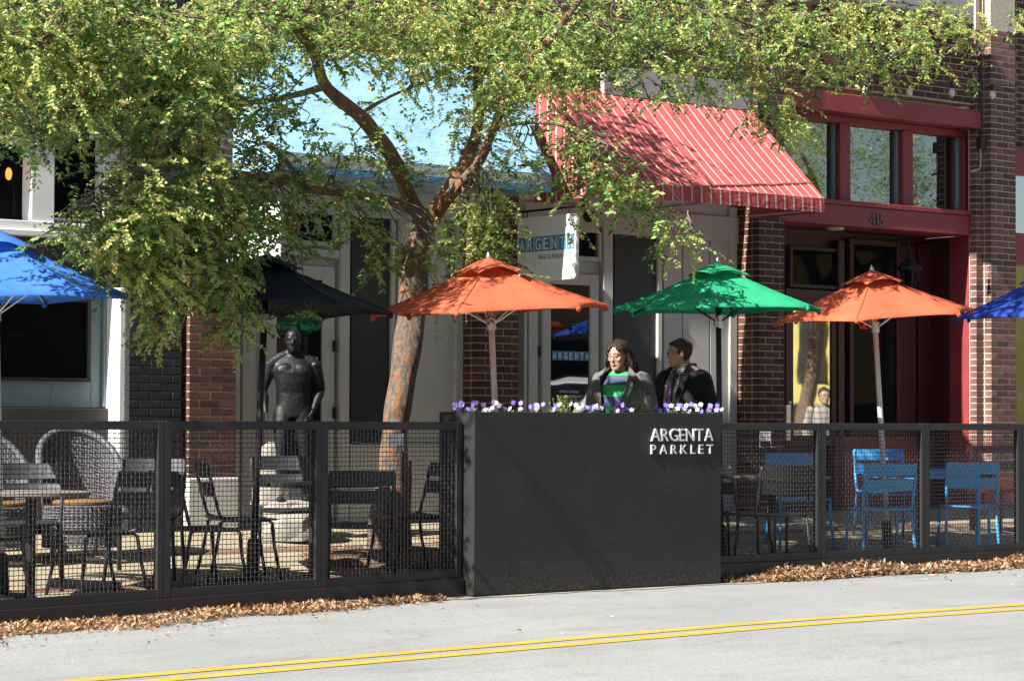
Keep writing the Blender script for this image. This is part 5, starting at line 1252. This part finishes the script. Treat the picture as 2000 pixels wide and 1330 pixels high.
def flap(pts, mat, name, parent, th=.012):
    o = MB().add(pts, [tuple(range(len(pts)))]).build(name, mat, parent); sd = o.modifiers.new('s', 'SOLIDIFY'); sd.thickness = th; sd.offset = 0
    bv = o.modifiers.new('b', 'BEVEL'); bv.width = .003; bv.segments = 2; return o
def sleeve(parent, arm, mat, rad, cuff=None):
    sh, el_, wr = [Vector(v) for v in arm]; pts = [sh + Vector((-math.copysign(.05, sh.x), 0, .02)), sh, sh.lerp(el_, .3), sh.lerp(el_, .65), el_, el_.lerp(wr, .35), el_.lerp(wr, .7), wr]
    rr = [rad * q for q in (.80, .98, 1.0, .98, .95, .9, .84, .78)]; mb = MB(); rs = random.Random(5); P2_ = []; R2_ = []
    for i in range(len(pts) - 1):
        for k in range(4): t = k / 4; P2_.append(pts[i].lerp(pts[i + 1], t)); R2_.append((rr[i] * (1 - t) + rr[i + 1] * t) * (1 + .035 * math.sin(i * 4.4 + k * 1.9)))
    mb.tube(P2_ + [pts[-1]], R2_ + [rr[-1]], 18); return mb.build('sleeve', mat, parent, True)
def eyes(Hm, body):
    for s in (-1, 1):
        e = MB().ell(Hm @ Vector((s * .031, -.0835, .010)), .0105, .0085, .0045, 10, 6).build('eye', M['eyeball'], body, True)
        MB().ell(Hm @ Vector((s * .031, -.0925, .009)), .0050, .003, .0046, 8, 6).build('iris', M['iris'], e, True)
        MB().tube([Hm @ Vector((s * .014, -.0955, .030)), Hm @ Vector((s * .032, -.097, .035)), Hm @ Vector((s * .050, -.086, .029))], [.0016, .0024, .0012], 6).build('eyebrow', M['hair_b'], body)
    MB().tube([Hm @ Vector((-.024, -.086, -.064)), Hm @ Vector((-.008, -.0965, -.0635)), Hm @ Vector((.008, -.0965, -.0635)), Hm @ Vector((.024, -.086, -.064))], [.003, .0055, .0055, .003], 8).build('lips', M['lip'], body)
def glasses(Hm, body):
    mb = MB()
    for s in (-1, 1):
        mb.tube([Hm @ Vector((s * .032 + .024 * math.cos(a * math.pi / 8), -.104, .008 + .018 * math.sin(a * math.pi / 8))) for a in range(17)], .0009, 5)
        mb.tube([Hm @ Vector((s * .056, -.102, .012)), Hm @ Vector((s * .076, -.05, .012)), Hm @ Vector((s * .079, .01, .012))], .0016, 5)
    mb.tube([Hm @ Vector((-.008, -.105, .012)), Hm @ Vector((.008, -.105, .012))], .0016, 5); mb.build('spectacles', M['spec'], body)
POSE = {'armL': [(-.185, .01, 1.365), (-.235, .045, 1.10), (-.225, -.05, .87)], 'armR': [(.185, .01, 1.365), (.235, .045, 1.10), (.225, -.05, .87)], 'legL': [(-.088, .0, .90), (-.095, -.06, .49), (-.095, .0, .085)], 'legR': [(.088, 0, .90), (.095, .03, .49), (.095, .12, .095)]}
def lower(t, mat):
    for k in 'LR':
        hip, kn, an = [Vector(v) for v in POSE['leg' + k]]
        MB().tube([hip + Vector((0, 0, .08)), hip.lerp(kn, .3), hip.lerp(kn, .7), kn, kn.lerp(an, .4), an], [.115, .105, .088, .075, .072, .066], 18).build('trouser_leg', mat, t, True)
        MB().ell(an + Vector((0, -.065, -.045)), .05, .14, .042, 14, 8).build('shoe', M['shoe'], t, True)
    MB().loft([ring(0, .005, z, rx, ry, 28, 2.3) for z, rx, ry in ((.82, .165, .125), (.90, .180, .130), (1.0, .165, .120), (1.04, .155, .115))]).build('trousers', mat, t, True)

# ---- woman in the grey coat
Hs = 1.0
q = P(1213, 692, 15.6); ground = zg(15.6); sc = (P(1213, 664, 15.6).z - ground) / 1.705
wo = thing('person', 'woman in an open grey coat over a green and navy striped sweater', 'person', (q.x - .01, 15.6, ground), math.radians(-62)); wo.scale = (sc, sc, sc)
hc = Vector((0, -.045, 1.580)); mb, Hm = body_shape(POSE, hc, math.radians(-10), math.radians(12), .93, True)
bd = remeshed(mb, 'body', M['skin'], wo); eyes(Hm, bd); 
lower(wo, M['trouser'])
T1 = [(.86, .175, .135, .0), (.95, .180, .138, 0), (1.05, .165, .130, -.008), (1.16, .170, .138, -.014), (1.25, .180, .150, -.016), (1.33, .178, .128, -.004), (1.385, .145, .098, .008), (1.425, .098, .082, .012)]
MB().loft([ring(0, c, z, rx, ry, 32, 2.3) for z, rx, ry, c in T1], False).build('sweater', M['knit'], wo, True)
MB().loft([ring(0, c, z, rx, ry, 32, 2.2) for z, rx, ry, c in ((1.412, .112, .090, .010), (1.432, .094, .080, .012), (1.442, .084, .072, .013), (1.434, .078, .068, .013))], False).build('sweater_collar', M['greenknit'], wo, True)
RC = [(.62, .270, .215, .01), (.78, .258, .205, .01), (.95, .235, .188, .005), (1.08, .222, .178, .0), (1.2, .222, .180, .0), (1.3, .232, .165, .005), (1.36, .226, .140, .012), (1.405, .186, .118, .018), (1.445, .128, .098, .024), (1.475, .098, .088, .028)]
shell(RC, M['coat'], 'coat', wo, [.22, .24, .28, .34, .40, .46, .56, .70, .92, 1.08], .012)
for s in (-1, 1):
    flap([(s * .098, -.040, 1.478), (s * .155, -.085, 1.435), (s * .205, -.118, 1.375), (s * .150, -.160, 1.372), (s * .105, -.118, 1.425)], M['coat'], 'collar', wo)
    flap([(s * .125, -.142, 1.402), (s * .178, -.172, 1.352), (s * .176, -.180, 1.30), (s * .110, -.196, 1.12), (s * .088, -.192, 1.10), (s * .098, -.178, 1.25)], M['coat'], 'lapel', wo)
for z in (1.06, .92): MB().ell((.125, -.178, z), .014, .006, .014, 12, 6).build('button', M['button'], wo, True)
for k in 'LR': sleeve(wo, [Vector(v) + Vector((math.copysign(.012, v[0]), 0, 0)) for v in POSE['arm' + k]], M['coat'], .083)
def wkeep(c):
    if c.y < -.03: return c.z > .092 - 1.1 * max(0, abs(c.x - .012) - .01) + .004 * math.sin(c.x * 300)
    return c.z > -.055 if c.y > .0 else c.z > .015
hr = hair_cap(Hm, wkeep, M['hair_d'], wo, .0018, 1.5, 3)
mb = MB(); rs = random.Random(9)
for i in range(300):
    a = rs.uniform(-.25, math.pi + .25); z0 = rs.uniform(-.03, .095); w = math.sqrt(max(0.05, 1 - (z0 / .128) ** 2)); b0 = Vector((.084 * w * math.cos(a), .012 + .109 * w * math.sin(a), z0))
    ln = rs.uniform(.16, .27) + z0; out = Vector((math.cos(a), math.sin(a) * .9 + .1, 0)); ph = rs.uniform(0, 6.28); fr = rs.uniform(34, 60); pts = []
    for k in range(15):
        t = k / 14; pts.append(Hm @ (b0 + out * (.030 * math.sin(min(t * 2, 1) * 1.57) + .020 * math.sin(ph + fr * t * ln) * t * 1.5) + Vector((.020 * math.cos(ph + fr * t * ln) * t * 1.3, .010 * t, -ln * t))))
    mb.tube(pts, [.0048] * 9 + [.0045, .004, .0038, .003, .002, .001], 5, False)
mb.build('curls', M['hair_d'], hr, True, kind='stuff')
gl = glasses(Hm, bd)

# ---- man in the dark jacket
q = P(1312, 690, 15.85); ground = zg(15.85); sc = (P(1312, 661, 15.85).z - ground) / 1.71
ma = thing('person', 'man in a black jacket, checked shirt and purple tie looking back', 'person', (q.x + .13, 15.85, ground), math.radians(-84)); ma.scale = (sc, sc, sc)
hc = Vector((0, -.035, 1.585)); mb, Hm = body_shape(POSE, hc, math.radians(-46), math.radians(4), 1.06)
bd = remeshed(mb, 'body', M['skin'], ma); eyes(Hm, bd); glasses(Hm, bd); lower(ma, M['trouser'])
T1 = [(.9, .190, .155, .0), (1.05, .188, .155, -.012), (1.18, .188, .155, -.014), (1.28, .190, .145, -.006), (1.36, .180, .115, .004), (1.41, .135, .092, .012), (1.44, .090, .080, .014), (1.475, .072, .072, .010)]
MB().loft([ring(0, c, z, rx, ry, 32, 2.3) for z, rx, ry, c in T1], False).build('shirt', M['checkshirt'], ma, True)
MB().loft([ring(0, c, z, r, r, 24, 2) for z, r, c in ((1.43, .082, .012), (1.47, .074, .008), (1.505, .070, .004), (1.50, .066, .004))], False).build('collar_band', M['checkshirt'], ma, True)
for s in (-1, 1): flap([(s * .004, -.075, 1.452), (s * .075, -.020, 1.492), (s * .092, -.010, 1.452), (s * .060, -.098, 1.395), (s * .030, -.108, 1.415)], M['checkshirt'], 'shirt_collar', ma, .005)
rows = [(1.44, .020, -.092), (1.415, .024, -.108), (1.38, .022, -.128), (1.30, .030, -.155), (1.18, .036, -.172), (1.06, .040, -.172), (.98, .040, -.160), (.95, .006, -.158)]
mb = MB(); mb.loft([[(-w, y - .004, z), (0, y - .010, z), (w, y - .004, z), (0, y + .002, z)] for z, w, y in rows]); mb.build('tie', M['tie'], ma, True)
RC = [(.74, .235, .19, .01), (.88, .232, .188, .01), (1.0, .226, .182, .005), (1.12, .228, .180, .0), (1.24, .242, .178, .005), (1.33, .245, .155, .01), (1.385, .228, .130, .015), (1.43, .182, .112, .02), (1.47, .105, .094, .024), (1.50, .090, .088, .028)]
shell(RC, M['blazer'], 'jacket', ma, [.20, .22, .26, .34, .42, .50, .58, .72, .90, 1.0], .012)
for s in (-1, 1): flap([(s * .088, -.045, 1.478), (s * .165, -.105, 1.405), (s * .178, -.150, 1.335), (s * .110, -.185, 1.14), (s * .072, -.186, 1.05), (s * .082, -.172, 1.22), (s * .088, -.130, 1.36)], M['blazer'], 'lapel', ma)
for k in 'LR': sleeve(ma, [Vector(v) + Vector((math.copysign(.025, v[0]), 0, .0)) for v in POSE['arm' + k]], M['blazer'], .088)
def mkeep(c):
    if c.y < -.018: return c.z > .092 - .55 * (c.y + .1) - .25 * max(0, .03 - abs(c.x))
    if c.y < .004: return c.z > -.008
    if c.y < .032: return c.z > .026
    return c.z > -.085
hair_cap(Hm, mkeep, M['hair_b'], ma, .0016, 1.0, 8)

# ---- bronze statue on a stone
q = P(572, 700, 16.55); zb_ = zg(16.55) + .30; sc = (P(572, 643, 16.55).z - zb_) / 1.70
st = thing('statue', 'dark bronze statue of a standing bare figure on a rough stone', 'statue', (q.x, 16.55, zg(16.55)), math.radians(-30))
SP = {'armL': [(-.215, .01, 1.355), (-.285, .05, 1.10), (-.262, -.05, .88)], 'armR': [(.215, .01, 1.355), (.285, .07, 1.12), (.20, -.07, .92)], 'legL': [(-.092, .0, .90), (-.11, -.05, .49), (-.115, .02, .085)], 'legR': [(.092, 0, .90), (.125, -.01, .49), (.13, .08, .09)]}
mb, Hm = body_shape(SP, Vector((0, -.02, 1.585)), math.radians(-6), math.radians(3), 1.16)
o = remeshed(mb, 'figure', M['bronze'], st, .009); o.location = (0, 0, zb_ - zg(16.55)); o.scale = (sc, sc, sc)
rs = random.Random(4); rings = []
for z, r in ((.0, .30), (.06, .32), (.16, .29), (.25, .27), (.31, .20), (.325, .05)): rings.append([(r * 1.05 * math.cos(2 * math.pi * k / 14) * rs.uniform(.86, 1.1), r * .8 * math.sin(2 * math.pi * k / 14) * rs.uniform(.86, 1.1), z) for k in range(14)])
MB().loft(rings).build('stone_base', M['stone'], st)
rings = []
for z, r in ((.28, .16), (.45, .15), (.62, .12), (.76, .075), (.80, .02)): rings.append([(-.17 + r * math.cos(2 * math.pi * k / 12) * rs.uniform(.85, 1.1), .06 + r * .8 * math.sin(2 * math.pi * k / 12) * rs.uniform(.85, 1.1), z) for k in range(12)])
MB().loft(rings).build('rock', M['stone'], st)
# ================================================================== ACROSS THE STREET (seen in the glass)
M['yellowwall'] = pm('yellow_stucco', (.50, .40, .12), .85, .12, 1.5, .2, 30); M['vanwhite'] = pm('white_car_paint', (.72, .72, .72), .25, .03, 3); M['tyre'] = pm('tyre', (.02, .02, .02), .9, .2, 20)
ob = thing('brick_building', 'two storey brick shop building across the street, seen in the window glass', 'building', (-12, -5, .14))
MB().box(-14, 36.5, -14, -5, .14, 7.6).build('wall', M['brick_wall'], ob); MB().box(-14.1, 36.6, -14, -4.8, 7.6, 7.9, .02).build('cornice', M['steel'], ob)
for i in range(16):
    x = -12 + i * 3.0
    w = MB().box(x, x + 1.2, -5.03, -4.9, 4.2, 6.2, .01).build('window', M['white'], ob); MB().box(x + .08, x + 1.12, -4.9, -4.89, 4.3, 6.1).build('pane', M['glass'], w)
    w = MB().box(x - .5, x + 1.7, -5.03, -4.9, .7, 3.1, .01).build('shop_window', M['dark'], ob); MB().box(x - .4, x + 1.6, -4.9, -4.89, .8, 3.0).build('pane', M['glass'], w)
root_fix(ob)
yb2 = thing('yellow_building', 'yellow stucco building with sunlit side wall across the street', 'building', (44, -5, .14))
MB().box(43.5, 62, -16, -4.4, .14, 5.6).build('wall', M['yellowwall'], yb2); MB().box(43.3, 62.2, -16.2, -4.2, 5.6, 5.9, .02).build('roof', M['steel'], yb2)
for (y, z0, z1) in ((-6.6, 2.2, 4.4), (-9.6, 2.2, 4.4), (-12.6, 2.2, 4.4)): w = MB().box(43.4, 43.55, y - .5, y + .5, z0, z1, .01).build('window', M['dark'], yb2)
root_fix(yb2)
# tree across the street
t2 = thing('street_tree', 'leaning street tree across the road, mirrored in the upper windows', 'tree', (39.4, -3.0, .14))
mb = MB(); knobbly(mb, [Vector((39.4, -3.0, .1)), Vector((39.5, -3.0, 1.4)), Vector((39.9, -3.0, 3.0)), Vector((40.0, -3.0, 4.2)), Vector((39.6, -3.1, 5.4)), Vector((38.9, -3.2, 6.8))], [.24, .2, .18, .17, .12, .07], 12, .05, 77); mb.build('trunk', M['bark'], t2, True)
for (a, b_) in (((40.0, -3, 4.2), (42.6, -3.2, 6.6)), ((39.8, -3, 3.8), (41.8, -2.2, 5.2)), ((39.6, -3, 5.2), (38.0, -2.4, 7.2))):
    mb = MB(); A_, B_ = Vector(a), Vector(b_); knobbly(mb, [A_, A_.lerp(B_, .4) + Vector((0, 0, .2)), A_.lerp(B_, .7) + Vector((0, 0, .15)), B_], [.12, .09, .07, .03], 8, .05, 12); mb.build('limb', M['bark'], t2, True)
SAVE = P
def P(a, b_, c): return Vector((a, b_, c))
def world_sprays(bl, n):
    for (cx, cy, cz, r) in bl:
        for s in range(n):
            v = Vector((random.gauss(0, 1), random.gauss(0, 1), random.gauss(0, 1))).normalized() * (r * random.random() ** .4); p = Vector((cx, cy, cz)) + v
            for k in range(16):
                q = p + Vector((random.gauss(0, .12), random.gauss(0, .12), random.gauss(-.05, .12))); ld = Vector((random.gauss(0, 1), random.gauss(0, 1), random.gauss(-.2, .6))).normalized(); nn = Vector((random.gauss(0, .5), random.gauss(0, .5), 1)); nn = (nn - ld * nn.dot(ld)).normalized()
                l = random.uniform(.06, .11); Ppos.append(q); Pdir.append(ld); Pnor.append(nn); Plen.append(l); Pwid.append(l * .5); Pcol.append((YEL if random.random() < .6 else GREENS)[random.randrange(4)] * random.uniform(.8, 1.3))
world_sprays([(42.2, -3.2, 7.0, 1.3), (38.0, -2.6, 7.4, 1.4), (40.0, -3.4, 8.2, 1.7), (41.8, -2.2, 5.6, .7), (36.6, -3, 6.2, 1.1)], 260)
flush(t2); root_fix(t2); P = SAVE
# white van parked at the far kerb
van = thing('white_van', 'white van parked at the far kerb, mirrored in the cream door', 'van', (30.2, -.55, 0))
prof = [(-2.35, .45), (-2.4, .95), (-2.2, 1.08), (-1.25, 1.22), (-.45, 1.98), (.2, 2.1), (2.2, 2.08), (2.38, 1.6), (2.4, .45)]
mb = MB(); mb.loft([[(x, y, z) for x, z in prof] for y in (-.92, -.86, .86, .92)]); o = mb.build('body', M['vanwhite'], van); bv = o.modifiers.new('b', 'BEVEL'); bv.width = .05; bv.segments = 3
MB().add([(-1.22, -.78, 1.26), (-1.22, .78, 1.26), (-.52, .70, 1.94), (-.52, -.70, 1.94)], [(0, 3, 2, 1)]).build('windscreen', M['glass'], van).location = (-.02, 0, .015)
for s in (-1, 1):
    MB().box(-.6, 1.9, s * .925 - .01, s * .925 + .01, 1.3, 1.85, .004).build('side_window', M['glass'], van)
    for x in (-1.5, 1.5):
        mb = MB(); mb.tube([(x, s * .78, .34), (x, s * .95, .34)], .34, 20); w = mb.build('wheel', M['tyre'], van); mb = MB(); mb.tube([(x, s * .955, .34), (x, s * .965, .34)], .2, 14); mb.build('rim', M['alu'], w)
    MB().box(-2.43, -2.36, s * .62 - .16, s * .62 + .16, .85, 1.0, .01).build('headlight', M['lampglass'], van)
MB().box(-2.46, -2.38, -.85, .85, .40, .58, .02).build('bumper', M['dark'], van)
# man in a plaid shirt on the road, mirrored in the red door
pm_ = thing('person', 'man in a plaid shirt out in the road, mirrored in the red door', 'person', (27.15, 9.5, .0), math.radians(-150)); pm_.scale = (1.04,) * 3
mb, Hm = body_shape(POSE, Vector((0, -.03, 1.585)), 0, 0, 1.0); bd = remeshed(mb, 'body', M['skin'], pm_, .010); eyes(Hm, bd); glasses(Hm, bd); lower(pm_, M['trouser'])
MB().loft([ring(0, c, z, rx, ry, 28, 2.3) for z, rx, ry, c in [(.86, .19, .15, 0), (1.05, .185, .15, 0), (1.25, .195, .15, 0), (1.36, .185, .118, .006), (1.42, .12, .09, .014), (1.46, .08, .075, .014)]], False).build('shirt', M['flannel'], pm_, True)
for k in 'LR': sleeve(pm_, [Vector(v) + Vector((math.copysign(.02, v[0]), 0, 0)) for v in POSE['arm' + k]], M['flannel'], .074)
hair_cap(Hm, mkeep, M['hair_b'], pm_, .0016, 1.0, 5)
